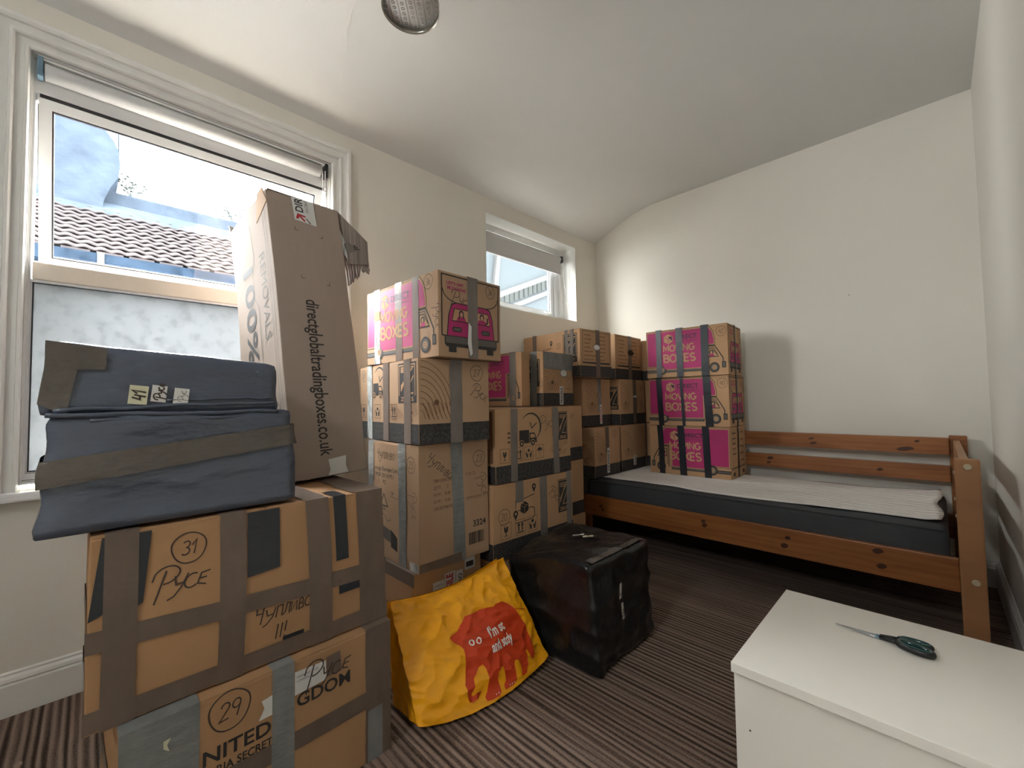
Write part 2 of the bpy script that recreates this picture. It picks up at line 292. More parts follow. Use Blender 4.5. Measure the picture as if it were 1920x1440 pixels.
class Ink:
    """collects flat print in face coordinates (metres) per material and lays it on a surface"""
    def __init__(s, fmap, grid=.05, base=.0009): s.f = fmap; s.d = {}; s.grid = grid; s.base = base; s.layer = 0; s.pid = 0; s.part = {}; s.n = 0
    SOLO = ('paper', 'yellowpaper', 'silver', 'tape', 'tapegrey', 'blacktape', 'clear', 'beltmat')
    def begin(s, name):
        if s.pid: return False          # already inside a named part
        s.n += 1; s.pid = s.n; s.part[s.n] = name; return True
    def end(s, opened):
        if opened: s.pid = 0
    def bm(s, mat, solo=False):
        if solo and not s.pid: s.n += 1; key = (mat, s.layer, s.n)
        else: key = (mat, s.layer, s.pid)
        if key not in s.d: s.d[key] = bmesh.new()
        return s.d[key]
    def poly(s, mat, pts):
        b = s.bm(mat, mat in Ink.SOLO); vs = [b.verts.new((x, y, 0)) for x, y in pts]
        try:
            f = b.faces.new(vs); f.normal_update()
            if len(vs) > 4: bmesh.ops.triangulate(b, faces=[f])
        except Exception: pass
    def rect(s, mat, x0, x1, y0, y1): s.poly(mat, [(x0, y0), (x1, y0), (x1, y1), (x0, y1)])
    def line(s, mat, pts, w, closed=False):
        b = s.bm(mat); n = len(pts); L = []; R = []
        for i, p in enumerate(pts):
            a = pts[(i - 1) % n] if (closed or i > 0) else p; c = pts[(i + 1) % n] if (closed or i < n - 1) else p
            d1 = Vector((p[0] - a[0], p[1] - a[1])); d2 = Vector((c[0] - p[0], c[1] - p[1]))
            d1 = d1.normalized() if d1.length > 1e-9 else d2.normalized(); d2 = d2.normalized() if d2.length > 1e-9 else d1
            t = d1 + d2; t = t.normalized() if t.length > 1e-6 else d1
            nn = Vector((-t.y, t.x)); k = 1 / max(.45, nn.dot(Vector((-d1.y, d1.x))))
            L.append(b.verts.new((p[0] + nn.x * w / 2 * k, p[1] + nn.y * w / 2 * k, 0))); R.append(b.verts.new((p[0] - nn.x * w / 2 * k, p[1] - nn.y * w / 2 * k, 0)))
        for i in range(n if closed else n - 1):
            j = (i + 1) % n
            try: b.faces.new([L[i], L[j], R[j], R[i]])
            except Exception: pass
    def block(s, mat, st, x, y, h, width, w):
        op = s.begin('lettering'); tot = sum(BLOCK[c][1] for c in st); k = width / tot; cx = 0
        for c in st:
            for stroke in BLOCK[c][0]: s.line(mat, [(x + (cx + px) * k, y + w / 2 + py * (h - w)) for px, py in stroke], w)
            cx += BLOCK[c][1]
        s.end(op)
    def disc(s, mat, x, y, r, ry=None, n=22): s.poly(mat, [(x + r * math.cos(2 * PI * k / n), y + (ry or r) * math.sin(2 * PI * k / n)) for k in range(n)])
    def ring(s, mat, x, y, r, w, ry=None, n=26): s.line(mat, [(x + r * math.cos(2 * PI * k / n), y + (ry or r) * math.sin(2 * PI * k / n)) for k in range(n)], w, True)
    def text(s, mat, st, x, y, h, rot=0.0, bold=0.0, width=None, center=False):
        op = s.begin('lettering'); vs, fs, w = text_polys(st, bold); b = s.bm(mat); s.end(op); sy = h / .72; sx = sy if width is None else width / max(w, 1e-6)
        ca, sa = math.cos(math.radians(rot)), math.sin(math.radians(rot)); ox = -w * sx / 2 if center else 0
        V = []
        for (px, py) in vs:
            X = px * sx + ox; Y = py * sy; V.append(b.verts.new((x + X * ca - Y * sa, y + X * sa + Y * ca, 0)))
        for f in fs:
            try: b.faces.new([V[i] for i in f])
            except Exception: pass
    def hand(s, st, x, y, h, rot=0.0, w=.0022, mat='pen', slant=.15, step=0.0, track=1.0):
        op = s.begin('handwriting'); ca, sa = math.cos(math.radians(rot)), math.sin(math.radians(rot)); cx = 0
        for ch in st:
            g, adv = HAND.get(ch, ([], .4))
            for stroke in g:
                pts = []
                for (px, py) in stroke:
                    X = (cx + px + slant * py) * h; Y = (py + step * cx) * h; pts.append((x + X * ca - Y * sa, y + X * sa + Y * ca))
                if len(pts) > 1: s.line(mat, pts, w)
            cx += adv * track
        s.end(op)
    def circled(s, st, x, y, r, rot=0.0, w=.002, mat='pen'):
        op = s.begin('handwriting'); n = 30; pts = [(x + r * (1 + .05 * math.sin(3 * a)) * math.cos(a), y + r * 1.05 * math.sin(a)) for a in [2.0 + 2 * PI * 1.06 * k / n for k in range(n + 1)]]
        s.line(mat, pts, w); tot = sum(HAND.get(c, ([], .4))[1] for c in st) * r * 1.0
        s.hand(st, x - tot * .5, y - r * .45, r * 1.0, rot, w, mat); s.end(op)
    def flush(s, parent, names=None):
        per = {}
        for (mat, layer, uid), b in s.d.items(): per.setdefault((mat, uid), []).append((layer, b))
        default = {'pink': 'pink_print', 'ink': 'black_print', 'inkbrown': 'brown_print', 'inkgrey': 'grey_print', 'pen': 'handwriting', 'navy': 'dark_print', 'card': 'light_print', 'card2': 'light_print', 'white': 'white_print',
                   'strip': 'printed_band', 'red': 'red_print', 'paper': 'paper_label', 'yellowpaper': 'paper_label', 'silver': 'tape_patch', 'tape': 'tape_patch', 'tapegrey': 'tape_patch', 'blacktape': 'tape_patch', 'clear': 'tape_patch', 'dark': 'hand_hole'}
        for (mat, uid), L in per.items():
            out = bmesh.new()
            for layer, b in L:
                if s.grid:
                    xs = [v.co.x for v in b.verts]; ys = [v.co.y for v in b.verts]
                    if xs:
                        for ax, lo, hi in ((0, min(xs), max(xs)), (1, min(ys), max(ys))):
                            k = math.ceil(lo / s.grid + 1e-6)
                            while k * s.grid < hi - 1e-6:
                                co = [0, 0, 0]; co[ax] = k * s.grid; no = [0, 0, 0]; no[ax] = 1
                                bmesh.ops.bisect_plane(b, geom=b.verts[:] + b.edges[:] + b.faces[:], plane_co=co, plane_no=no, dist=1e-6); k += 1
                mp = {}
                for v in b.verts: mp[v] = out.verts.new(s.f(v.co.x, v.co.y, s.base + layer * .0004))
                want = (Vector(s.f(.05, 0, 0)) - Vector(s.f(0, 0, 0))).cross(Vector(s.f(0, .05, 0)) - Vector(s.f(0, 0, 0)))
                for f in b.faces:
                    try: nf = out.faces.new([mp[v] for v in f.verts])
                    except Exception: continue
                    nf.normal_update()
                    if nf.normal.dot(want) < 0: nf.normal_flip()
                b.free()
            if len(out.faces): obj((names or {}).get(mat) or s.part.get(uid) or default.get(mat, 'print'), out, mat, parent)
            else: out.free()

class Carton:
    def __init__(s, name, label, n, yaw, w, d, h, z0, mat='card', group=None, amp=.0016, tilt=None, seed=None, warp=None, open_top=False, cat='box'):
        yr = math.radians(yaw); ex = Vector((math.cos(yr), math.sin(yr), 0)); ey = Vector((-math.sin(yr), math.cos(yr), 0))
        c = Vector((n[0], n[1], z0)) - ex * (w / 2) + ey * (d / 2)
        s.w, s.d, s.h, s.mat = w, d, h - .002, mat; s.seed = seed if seed is not None else random.random() * 50; s.amp = amp; s.warp = warp
        s.root = thing(name, label, cat, c, yr, group)
        if tilt is not None: s.root.matrix_world = tilt
        b = box_bm(-w / 2, w / 2, -d / 2, d / 2, 0, s.h - .004, bevel=.003)
        bmesh.ops.subdivide_edges(b, edges=[e for e in b.edges if e.calc_length() > .05], cuts=7, use_grid_fill=True)
        for v in b.verts: v.co = s.deform(v.co)
        obj('body', b, mat, s.root)
        if not open_top:
            for sg in (-1, 1):
                b = box_bm(-w / 2 + .001, w / 2 - .001, (.0015 if sg > 0 else -d / 2 + .001), (d / 2 - .001 if sg > 0 else -.0015), s.h - .0045, s.h)
                for v in b.verts: v.co = s.deform(v.co)
                obj('flap', b, mat, s.root)
    def deform(s, p):
        p = Vector(p); k = 3.2
        q = Vector((p.x + s.amp * noise.noise(Vector((p.y * k, p.z * k, s.seed + (5 if p.x > 0 else 0)))) * 2, p.y + s.amp * noise.noise(Vector((p.x * k, p.z * k, s.seed + (9 if p.y > 0 else 13)))) * 2, p.z))
        return s.warp(q) if s.warp else q
    def fR(s, u, v, off): return s.deform((s.w / 2 + off, -s.d / 2 + u, v)) if not s.warp else s.deform((s.w / 2 + off, -s.d / 2 + u, v))
    def fL(s, u, v, off): return s.deform((-s.w / 2 + u, -s.d / 2 - off, v))
    def fT(s, u, v, off): return s.deform((-s.w / 2 + u, -s.d / 2 + v, s.h + off))
    def R(s): return Ink(s.fR)
    def L(s): return Ink(s.fL)
    def T(s): return Ink(s.fT)
    def tape(s, kind, a, b, mat='tape', name='tape_strip', off=.0022, lo=0.0, slant=0.0, wob=0.0, ends=None):
        """kind 'L': band at x a..b wrapping front/top/back; 'R': band at y a..b wrapping the right face; 'H': band at z a..b around; ends=(v0, v1) keeps a patch on the face only"""
        w, d, h = s.w, s.d, s.h; bm = bmesh.new(); path = []
        def seg(p, q, n):
            for i in range(n): t = i / n; path.append(tuple(p[k] + (q[k] - p[k]) * t for k in range(2)))
        e = off
        if kind == 'L': P = [(-d / 2 - e, lo), (-d / 2 - e, h + e), (d / 2 + e, h + e), (d / 2 + e, .003)]
        elif kind == 'R': P = [(w / 2 + e, lo), (w / 2 + e, h + e), (-w / 2 - e, h + e), (-w / 2 - e, .003)]
        else: P = [(-w / 2 - e, -d / 2 - e), (w / 2 + e, -d / 2 - e), (w / 2 + e, d / 2 + e), (-w / 2 - e, d / 2 + e), (-w / 2 - e, -d / 2 - e)]
        if ends: P = [(P[0][0], ends[0]), (P[0][0], ends[1])] + ([(P[0][0] * .55, h + e)] if ends[1] >= h else [])
        if ends and ends[1] >= h: P[1] = (P[1][0], h + e)
        for i in range(len(P) - 1): seg(P[i], P[i + 1], 10)
        path.append(P[-1]); rows = []
        rs = random.random() * 99
        for i, (p, z) in enumerate(path):
            row = []
            for t in (0, .5, 1):
                a2 = a + (b - a) * t + wob * noise.noise(Vector((i * .35, rs, 0))) + (slant * (z / h) if kind != 'H' else 0)
                if kind == 'L': q = (-w / 2 + a2, p, z)
                elif kind == 'R': q = (p, -d / 2 + a2, z)
                else: q = (p, z, a2 + slant * (z / d))
                row.append(bm.verts.new(s.deform(q)))
            rows.append(row)
        for i in range(len(rows) - 1):
            for k in range(2): bm.faces.new([rows[i][k], rows[i + 1][k], rows[i + 1][k + 1], rows[i][k + 1]])
        bmesh.ops.recalc_face_normals(bm, faces=bm.faces)
        return obj(name, bm, mat, s.root)

# ---------------------------------------------------------------- printed artwork
def mirror(pts, w, flip): return [(w - x, y) for x, y in pts] if flip else pts
def _van_side(I, w, h, flip=False, text_only=False):
    def P(pts): return mirror([(x * w, y * h) for x, y in pts], w, flip)
    X = lambda x: (1 - x) * w if flip else x * w
    I.layer = 0
    panel = [(.02, .24), (.18, .24), (.24, .17), (.70, .17), (.70, .62), (.845, .62), (.845, .70), (.825, .86), (.78, .955), (.02, .955)]
    grow = [(.005, .215), (.165, .215), (.225, .145), (.72, .145), (.72, .595), (.862, .595), (.862, .70), (.84, .875), (.79, .985), (.005, .985)]
    I.poly('ink', P([(.0, .19), (.16, .19), (.22, .12), (.735, .12), (.735, .575), (.872, .575), (.872, .70), (.85, .88), (.795, 1.0), (.0, 1.0)]) if 0 else P(grow))
    I.layer = 1; I.poly('card', P([(x + (.004 if x < .4 else -.004), y + (.008 if y < .6 else -.008)) for x, y in grow]))
    I.layer = 2; I.poly('pink', P(panel))
    I.layer = 3
    # cube emblem and wording
    cx, cy = X(.30 if not flip else .66), .80 * h; r = .085 * h * 1.25
    hexa_ = [(cx + r * math.sin(k * PI / 3), cy + r * math.cos(k * PI / 3)) for k in range(6)]
    I.poly('card', hexa_); I.layer = 4
    I.poly('navy', [(cx, cy + r * .5), (cx + r * .75, cy + r * .45), (cx + r * .75, cy - r * .35), (cx + r * .45, cy - r * .1), (cx + r * .2, cy + r * .15)])
    I.line('pink', [(cx - r * .7, cy + r * .35), (cx, cy), (cx + r * .4, cy + r * .2)], .004); I.line('pink', [(cx, cy), (cx, cy - r * .8)], .004)
    I.text('navy', 'DIRECT', cx + r * 1.25, cy - h * .02, .085 * h, bold=.02, width=.27 * w)
    I.text('navy', 'GLOBAL TRADING', cx + r * 1.25, cy - h * .075, .022 * h, width=.27 * w)
    tx = cx - r * 1.1
    I.block('card', 'MOVING', tx, .53 * h, .15 * h, .40 * w, .028 * h); I.block('card', 'BOXES', tx, .30 * h, .185 * h, .40 * w, .034 * h)
    # cab
    I.layer = 0; lw = .006
    I.line('ink', P([(.745, .15), (.745, .585), (.85, .585), (.885, .50), (.945, .33), (.945, .23)]), lw)
    I.line('ink', P([(.765, .20), (.765, .555), (.838, .555), (.885, .40)]), lw * .6)
    I.poly('ink', P([(.772, .36), (.772, .53), (.83, .53), (.90, .36)])); I.layer = 1
    I.poly('card', P([(.779, .375), (.779, .515), (.826, .515), (.888, .375)])); I.layer = 2
    I.disc('ink', X(.815), .455 * h, .026 * w, .045 * h); I.poly('pink', P([(.785, .377), (.80, .43), (.835, .43), (.85, .377)])); I.layer = 3
    I.disc('card', X(.815), .45 * h, .013 * w, .03 * h)
    I.layer = 0
    I.poly('ink', P([(.0, .10), (.71, .10), (.71, .165), (.0, .165)])); I.layer = 1; I.poly('inkgrey', P([(.008, .115), (.70, .115), (.70, .15), (.008, .15)]))
    for ux in (.205, .845):
        I.layer = 2; I.disc('ink', X(ux), .155 * h, .058 * w, .098 * h); I.layer = 3; I.disc('inkgrey', X(ux), .155 * h, .043 * w, .072 * h); I.layer = 4
        I.disc('card', X(ux), .155 * h, .026 * w, .043 * h); I.layer = 5; I.ring('inkgrey', X(ux), .155 * h, .012 * w, .003, .02 * h)
    I.layer = 1; I.poly('ink', P([(.93, .14), (.975, .14), (.975, .26), (.93, .26)])); I.layer = 2; I.poly('inkgrey', P([(.938, .155), (.967, .155), (.967, .245), (.938, .245)]))
    I.layer = 0
def _van_front(I, d, h):
    def P(pts): return [(x * d, y * h) for x, y in pts]
    lw = .005; I.layer = 0
    I.line('ink', P([(.05, .25), (.05, .965), (.955, .965), (.955, .25), (.90, .25)]), lw); I.line('ink', P([(.05, .25), (.10, .25)]), lw)
    I.line('ink', P([(.06, .80)] + [(.30 - .24 * math.cos(a), .80 - .15 * math.sin(a)) for a in [PI / 2 * k / 8 for k in range(1, 9)]] + [(.72, .65)] + [(.72 + .225 * math.sin(a), .80 - .15 * math.cos(a)) for a in [PI / 2 * k / 8 for k in range(1, 9)]]), lw * .8)
    body = [(.13, .255), (.155, .50), (.20, .62), (.26, .645), (.74, .645), (.80, .62), (.845, .50), (.87, .255)]
    I.poly('ink', P([(x + (-.012 if x < .5 else .012), y + (.012 if y > .6 else 0)) for x, y in body])); I.layer = 1; I.poly('pink', P(body))
    I.layer = 2; I.poly('ink', P([(.19, .43), (.225, .585), (.775, .585), (.81, .43)])); I.layer = 3; I.poly('card', P([(.20, .44), (.235, .575), (.765, .575), (.80, .44)]))
    I.layer = 4
    for cx, s_ in ((.335, 1), (.665, -1)):
        I.disc('navy', cx * d, .53 * h, .038 * d, .04 * h); I.poly('pink', P([(cx - .075, .44), (cx - .05, .49), (cx + .05, .49), (cx + .075, .44)]))
    I.line('navy', P([(.725, .45), (.76, .47), (.755, .53)]), .008); I.poly('navy', P([(.295, .44), (.30, .54), (.315, .54), (.312, .44)])); I.poly('navy', P([(.375, .44), (.37, .54), (.355, .54), (.358, .44)]))
    I.layer = 5
    for cx in (.335, .665): I.disc('card', cx * d, .52 * h, .021 * d, .028 * h)
    I.layer = 2
    for cx in (.27, .73):
        I.layer = 2; I.poly('ink', P([(cx - .075, .335), (cx - .055, .305), (cx + .055, .305), (cx + .075, .335), (cx + .055, .365), (cx - .055, .365)])); I.layer = 3
        I.poly('inkgrey', P([(cx - .06, .335), (cx - .048, .315), (cx + .048, .315), (cx + .06, .335), (cx + .048, .355), (cx - .048, .355)]))
    I.layer = 2; I.poly('ink', P([(.085, .155), (.085, .255), (.915, .255), (.915, .155), (.89, .125), (.11, .125)])); I.layer = 3; I.poly('inkgrey', P([(.097, .165), (.097, .245), (.903, .245), (.903, .165)]))
    I.poly('card', P([(.42, .165), (.42, .235), (.58, .235), (.58, .165)])); I.layer = 1
    for cx in (.20, .80): I.poly('ink', P([(cx - .055, .06), (cx - .055, .125), (cx + .055, .125), (cx + .055, .06)]))
    I.layer = 0; I.text('pink', "LET'S GET", .12 * d, .86 * h, .035 * h, bold=.03, width=.26 * d); I.text('pink', 'MOOOVING', .13 * d, .80 * h, .04 * h, bold=.03, width=.28 * d)

def _z_logo(I, x, y, w, h, name='ZEUS'):
    I.layer = 0; I.rect('ink', x, x + w, y, y + h); I.layer = 1; bw = w * .06
    I.line('card', [(x + bw, y + h * .18), (x + bw, y + h - bw), (x + w - bw, y + h - bw), (x + w - bw, y + h * .18)], w * .035)
    for k in (0, 1, 2):
        o_ = k * w * .13
        I.line('card', [(x + w * .16, y + h * (.88 - k * .05)), (x + w * (.86 - k * .13), y + h * (.88 - k * .05)), (x + w * .16, y + h * (.42 - k * .06) )], w * .045)
    I.line('card', [(x + w * .86, y + h * .66), (x + w * .42, y + h * .24), (x + w * .84, y + h * .24)], w * .045)
    I.text('card', name, x + w * .5, y + h * .05, h * .10, bold=.02, width=w * .7, center=True); I.layer = 0
def _icon(I, x, y, w, h, kind):
    I.layer = 0; I.line('inkbrown', [(x, y), (x + w, y), (x + w, y + h), (x, y + h)], .0022, True); cx = x + w / 2
    if kind == 'glass':
        I.poly('ink', [(cx - w * .2, y + h * .78), (cx - w * .18, y + h * .5), (cx - w * .05, y + h * .38), (cx + w * .05, y + h * .38), (cx + w * .18, y + h * .5), (cx + w * .2, y + h * .78), (cx + w * .06, y + h * .78), (cx, y + h * .6), (cx - w * .06, y + h * .78)])
        I.rect('ink', cx - w * .025, cx + w * .025, y + h * .22, y + h * .4); I.rect('ink', cx - w * .14, cx + w * .14, y + h * .17, y + h * .22)
    elif kind == 'up':
        for s_ in (-.18, .18):
            a = cx + w * s_; I.rect('ink', a - w * .06, a + w * .06, y + h * .25, y + h * .65); I.poly('ink', [(a - w * .15, y + h * .6), (a + w * .15, y + h * .6), (a, y + h * .85)])
        I.rect('ink', cx - w * .35, cx + w * .35, y + h * .13, y + h * .2)
    elif kind == 'hands':
        I.disc('ink', cx, y + h * .68, w * .14, h * .11)
        for s_ in (-1, 1): I.poly('ink', [(cx + s_ * w * .12, y + h * .15), (cx + s_ * w * .28, y + h * .15), (cx + s_ * w * .38, y + h * .6), (cx + s_ * w * .3, y + h * .62), (cx + s_ * w * .22, y + h * .42), (cx + s_ * w * .08, y + h * .48)])
    else:
        I.poly('ink', [(cx - w * .32, y + h * .58)] + [(cx - w * .32 * math.cos(a), y + h * (.58 + .25 * math.sin(a))) for a in [PI * k / 8 for k in range(1, 8)]] + [(cx + w * .32, y + h * .58)]); I.rect('ink', cx - w * .02, cx + w * .02, y + h * .18, y + h * .6)
def _band(I, w, h, f=.235):
    I.layer = 0; I.rect('strip', 0.001, w - .001, .001, h * f)
    I.layer = 1; random.seed(3)
    for k in range(int(w / .028)):
        for j in range(3): I.line('inkgrey', [(k * .028 + .006 + .008 * j, h * f * (.15 + .28 * j)), (k * .028 + .016 + .006 * j, h * f * (.32 + .25 * j)), (k * .028 + .024, h * f * (.2 + .25 * j))], .0012)
    I.layer = 0
def _tracks(I, x0, x1, y0, y1, flip=False, n=7, mat='inkbrown'):
    """curving tyre like sweeps"""
    I.layer = 0; W = x1 - x0; H = y1 - y0
    for k in range(n):
        t = k / n; pts = []
        for i in range(13):
            a = math.radians(95 - 80 * i / 12); rx = W * (1.02 - .11 * k); ry = H * (1.0 - .10 * k)
            X = x0 + rx * math.cos(a) * .98; Y = y0 + ry * math.sin(a)
            if flip: X = x1 - (X - x0)
            if x0 <= X <= x1 and y0 <= Y <= y1: pts.append((X, Y))
        if len(pts) > 1: I.line(mat, pts, .0022 + .0008 * (k % 2))
    for k in range(n - 1):
        bx_ = x0 + W * (.08 + .12 * k); by = y0 + H * .04; q = [(bx_, by + H * .28), (bx_ + W * .10, by + H * .10), (bx_ + W * .18, by)]
        if flip: q = [(x1 - (X - x0), Y) for X, Y in q]
        I.line(mat, [(min(max(X, x0), x1), Y) for X, Y in q], .003)
    c = (x0 + W * .45, y0 + H * .32)
    if flip: c = (x1 - W * .45, c[1])
    I.disc(mat, c[0], c[1], min(W, H) * .07)
def _truck(I, x, y, s):
    I.layer = 0
    I.rect('ink', x, x + .55 * s, y + .10 * s, y + .62 * s)
    I.poly('ink', [(x + .57 * s, y + .1 * s), (x + 1.0 * s, y + .1 * s), (x + 1.0 * s, y + .26 * s), (x + .86 * s, y + .5 * s), (x + .57 * s, y + .5 * s)]); I.layer = 1
    I.poly('card', [(x + .62 * s, y + .3 * s), (x + .92 * s, y + .3 * s), (x + .83 * s, y + .45 * s), (x + .62 * s, y + .45 * s)])
    for cx in (.12, .76):
        I.layer = 2; I.disc('card', x + cx * s, y + .1 * s, .145 * s); I.layer = 3; I.disc('ink', x + cx * s, y + .1 * s, .115 * s); I.layer = 4; I.disc('card', x + cx * s, y + .1 * s, .05 * s)
    I.layer = 0
    pts = [(x + .65 * s + .58 * s * math.cos(a), y + .72 * s + .55 * s * math.sin(a)) for a in [math.radians(140 - 190 * k / 20) for k in range(21)]]
    for k in range(20): I.line('ink', pts[k:k + 2], .003 + .016 * s / .14 * math.sin(PI * k / 20) * .45)
    I.line('ink', [(x + .62 * s, y + .92 * s), (x + .7 * s, y + .68 * s), (x + 1.0 * s, y + .88 * s)], .005)
    for j in range(3): 
        for k in range(2): I.rect('ink', x - (.62 - .2 * k) * s, x - (.50 - .2 * k) * s, y + (.18 + .17 * j) * s, y + (.24 + .17 * j) * s)
def _route(I, x, y, s):
    I.layer = 0
    def pin(px, py, r):
        I.layer = 0; I.poly('ink', [(px, py - r * 2.1)] + [(px + r * math.cos(a), py + r * math.sin(a)) for a in [math.radians(-25 + 230 * k / 12) for k in range(13)]]); I.layer = 1; I.disc('card', px, py, r * .42); I.layer = 0
    pin(x + .98 * s, y + 1.22 * s, .10 * s); pin(x + .08 * s, y + .42 * s, .11 * s)
    I.line('ink', [(x + .98 * s, y + .95 * s), (x + .55 * s, y + .88 * s), (x + .08 * s, y + .86 * s), (x + .08 * s, y + .58 * s)], .0035)
    I.line('ink', [(x + .65 * s, y + .52 * s), (x + .92 * s, y + .52 * s), (x + 1.0 * s, y + .45 * s), (x + 1.0 * s, y + .22 * s), (x + .9 * s, y + .12 * s), (x + .08 * s, y + .10 * s)], .0035)
    I.line('ink', [(x + .2 * s, y + .5 * s), (x + .38 * s, y + .5 * s)], .0035)
    cx, cy, r = x + .5 * s, y + .56 * s, .22 * s
    I.poly('ink', [(cx + r * math.sin(k * PI / 3), cy + r * math.cos(k * PI / 3)) for k in range(6)]); I.layer = 1
    I.line('card', [(cx - r * .86, cy + r * .5), (cx, cy), (cx + r * .86, cy + r * .5)], .002); I.line('card', [(cx, cy), (cx, cy - r)], .002); I.line('card', [(cx - r * .4, cy + r * .75), (cx + r * .45, cy + r * .25)], .002); I.layer = 0
def _inventory(I, d, h):
    I.layer = 0; I.line('ink', [(.06 * d, .29 * h), (.94 * d, .27 * h), (.94 * d, .95 * h), (.08 * d, .97 * h)], .003, True); I.rect('ink', .08 * d, .93 * d, .285 * h, .315 * h)
    for k, (st, wd) in enumerate([('ROOM:', .2), ('KITCHEN', .22), ('OFFICE', .18), ('LIVING', .18), ('BEDROOM', .26), ('BATHROOM & CLOTHES', .62), ('PACKED BY / CONTENTS', .66)]):
        I.text('inkbrown', st, .12 * d, (.86 - .085 * k) * h, .032 * h, bold=.03, width=wd * d)
        if k < 5: I.text('inkbrown', 'GARAGE', .60 * d, (.86 - .085 * k) * h, .032 * h, bold=.03, width=.2 * d)
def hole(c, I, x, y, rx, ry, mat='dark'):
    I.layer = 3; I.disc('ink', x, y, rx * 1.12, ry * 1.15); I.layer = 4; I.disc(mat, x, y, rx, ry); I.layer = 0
def _sticker(I, x0, x1, y0, y1, st, mat='ink', paper='paper', rot=90):
    I.layer = 6; I.rect(paper, x0, x1, y0, y1); I.layer = 7
    if rot == 90: I.text(mat, st, x1 - (x1 - x0) * .25, y0 + (y1 - y0) * .08, (x1 - x0) * .5, rot=90, bold=.03, width=(y1 - y0) * .84)
    elif rot == -90: I.text(mat, st, x0 + (x1 - x0) * .25, y1 - (y1 - y0) * .08, (x1 - x0) * .5, rot=-90, bold=.03, width=(y1 - y0) * .84)
    else: I.text(mat, st, x0 + (x1 - x0) * .08, y0 + (y1 - y0) * .25, (y1 - y0) * .5, bold=.03, width=(x1 - x0) * .84)
    I.layer = 0

def _named(fn, name):
    def g(I, *a, **k):
        op = I.begin(name); fn(I, *a, **k); I.end(op)
    return g
van_side = _named(_van_side, 'printed_van')
van_front = _named(_van_front, 'printed_van_front')
z_logo = _named(_z_logo, 'printed_emblem')
icon = _named(_icon, 'printed_symbol')
band = _named(_band, 'printed_band')
tracks = _named(_tracks, 'printed_sweeps')
truck = _named(_truck, 'printed_truck')
route = _named(_route, 'printed_route')
inventory = _named(_inventory, 'printed_list')
sticker = _named(_sticker, 'fragile_sticker')

# ================================================================= ROOM
W, D, NY = 2.381, 3.317, -1.25
# floor
b = bmesh.new(); bx(b, -.0, W, NY, D, -.05, 0); struct(obj('floor', b, 'carpet'))
# left wall with two openings (window 1: y -.168..868, z .724..2.252 ; window 2: y 1.943..2.99, z 1.68..2.33)
W1 = (-.168, .868, .724, 2.252); W2 = (1.943, 2.990, 1.680, 2.332); TH = .30
b = bmesh.new(); CT = 2.46
for (y0, y1, z0, z1) in ((NY - .1, W1[0], 0, CT), (W1[0], W1[1], 0, W1[2]), (W1[0], W1[1], W1[3], CT), (W1[1], W2[0], 0, CT), (W2[0], W2[1], 0, W2[2]), (W2[0], W2[1], W2[3], CT), (W2[1], D + .1, 0, CT)):
    bx(b, -TH, 0, y0, y1, z0, z1)
struct(obj('wall_left', b, 'wall'))
b = box_bm(-.3, W + .1, D, D + .12, 0, 2.8); struct(obj('wall_back', b, 'wall'))
b = box_bm(W, W + .12, NY - .1, D, 0, 2.8); struct(obj('wall_right', b, 'wall'))
# near wall, behind the camera, with a small window added to give soft fill light
b = bmesh.new()
for (x0, x1, z0, z1) in ((-.3, 1.4, 0, 2.8), (1.76, W, 0, 2.8), (1.4, 1.76, 0, 1.9), (1.4, 1.76, 2.3, 2.8)): bx(b, x0, x1, NY - .12, NY, z0, z1)
struct(obj('wall_near', b, 'wall'))
# ceiling with a coved edge along the window wall
prof = [(0, 2.44), (.03, 2.462), (.08, 2.486), (.159, 2.518), (.275, 2.568), (.396, 2.606), (.47, 2.622), (.56, 2.631), (.70, 2.633), (W + .1, 2.633)]
b = bmesh.new(); NS = 24; rows = []
for i in range(NS + 1):
    y = NY - .1 + (D + .1 - NY) * i / NS; rows.append([b.verts.new((x, y, z)) for x, z in prof])
for i in range(NS):
    for k in range(len(prof) - 1): b.faces.new([rows[i][k], rows[i][k + 1], rows[i + 1][k + 1], rows[i + 1][k]][::1])
bmesh.ops.recalc_face_normals(b, faces=b.faces)
g = bmesh.ops.extrude_face_region(b, geom=b.faces[:]); 
for v in [e for e in g['geom'] if isinstance(e, bmesh.types.BMVert)]: v.co.z += .15
bmesh.ops.recalc_face_normals(b, faces=b.faces)
ceil = struct(obj('ceiling', b, 'ceil', smooth=True))
md = ceil.modifiers.new('edge', 'EDGE_SPLIT'); md.split_angle = math.radians(40)
# hair crack in the ceiling
b = bmesh.new(); tube(b, [(.66, .735, 2.6335), (.55, .738, 2.6295), (.443, .760, 2.617), (.40, .785, 2.6055), (.33, .81, 2.588), (.238, .823, 2.552), (.19, .85, 2.530)], .0018, 5); obj('crack_line', b, 'crack', ceil)
# baseboards
bp = [(0, 0), (.016, 0), (.016, .098), (.013, .104), (.016, .110), (.014, .120), (.006, .128), (.008, .134), (.003, .139), (0, .139)]
b = bmesh.new(); profile(b, bp, lambda p, e: (p[0], (NY, D)[e], p[1])); struct(obj('baseboard_left', b, 'gloss'))
b = bmesh.new(); profile(b, bp, lambda p, e: ((.017, W - .017)[e], D - p[0], p[1])); struct(obj('baseboard_back', b, 'gloss'))
b = bmesh.new(); profile(b, bp, lambda p, e: (W - p[0], (NY, D)[e], p[1])); struct(obj('baseboard_right', b, 'gloss'))
# small dark mark on the back wall
b = box_bm(1.825, 1.832, D - .0015, D + .001, 1.621, 1.6245); m_ = obj('scuff_mark', b, 'ink', bpy.data.objects['wall_back'])

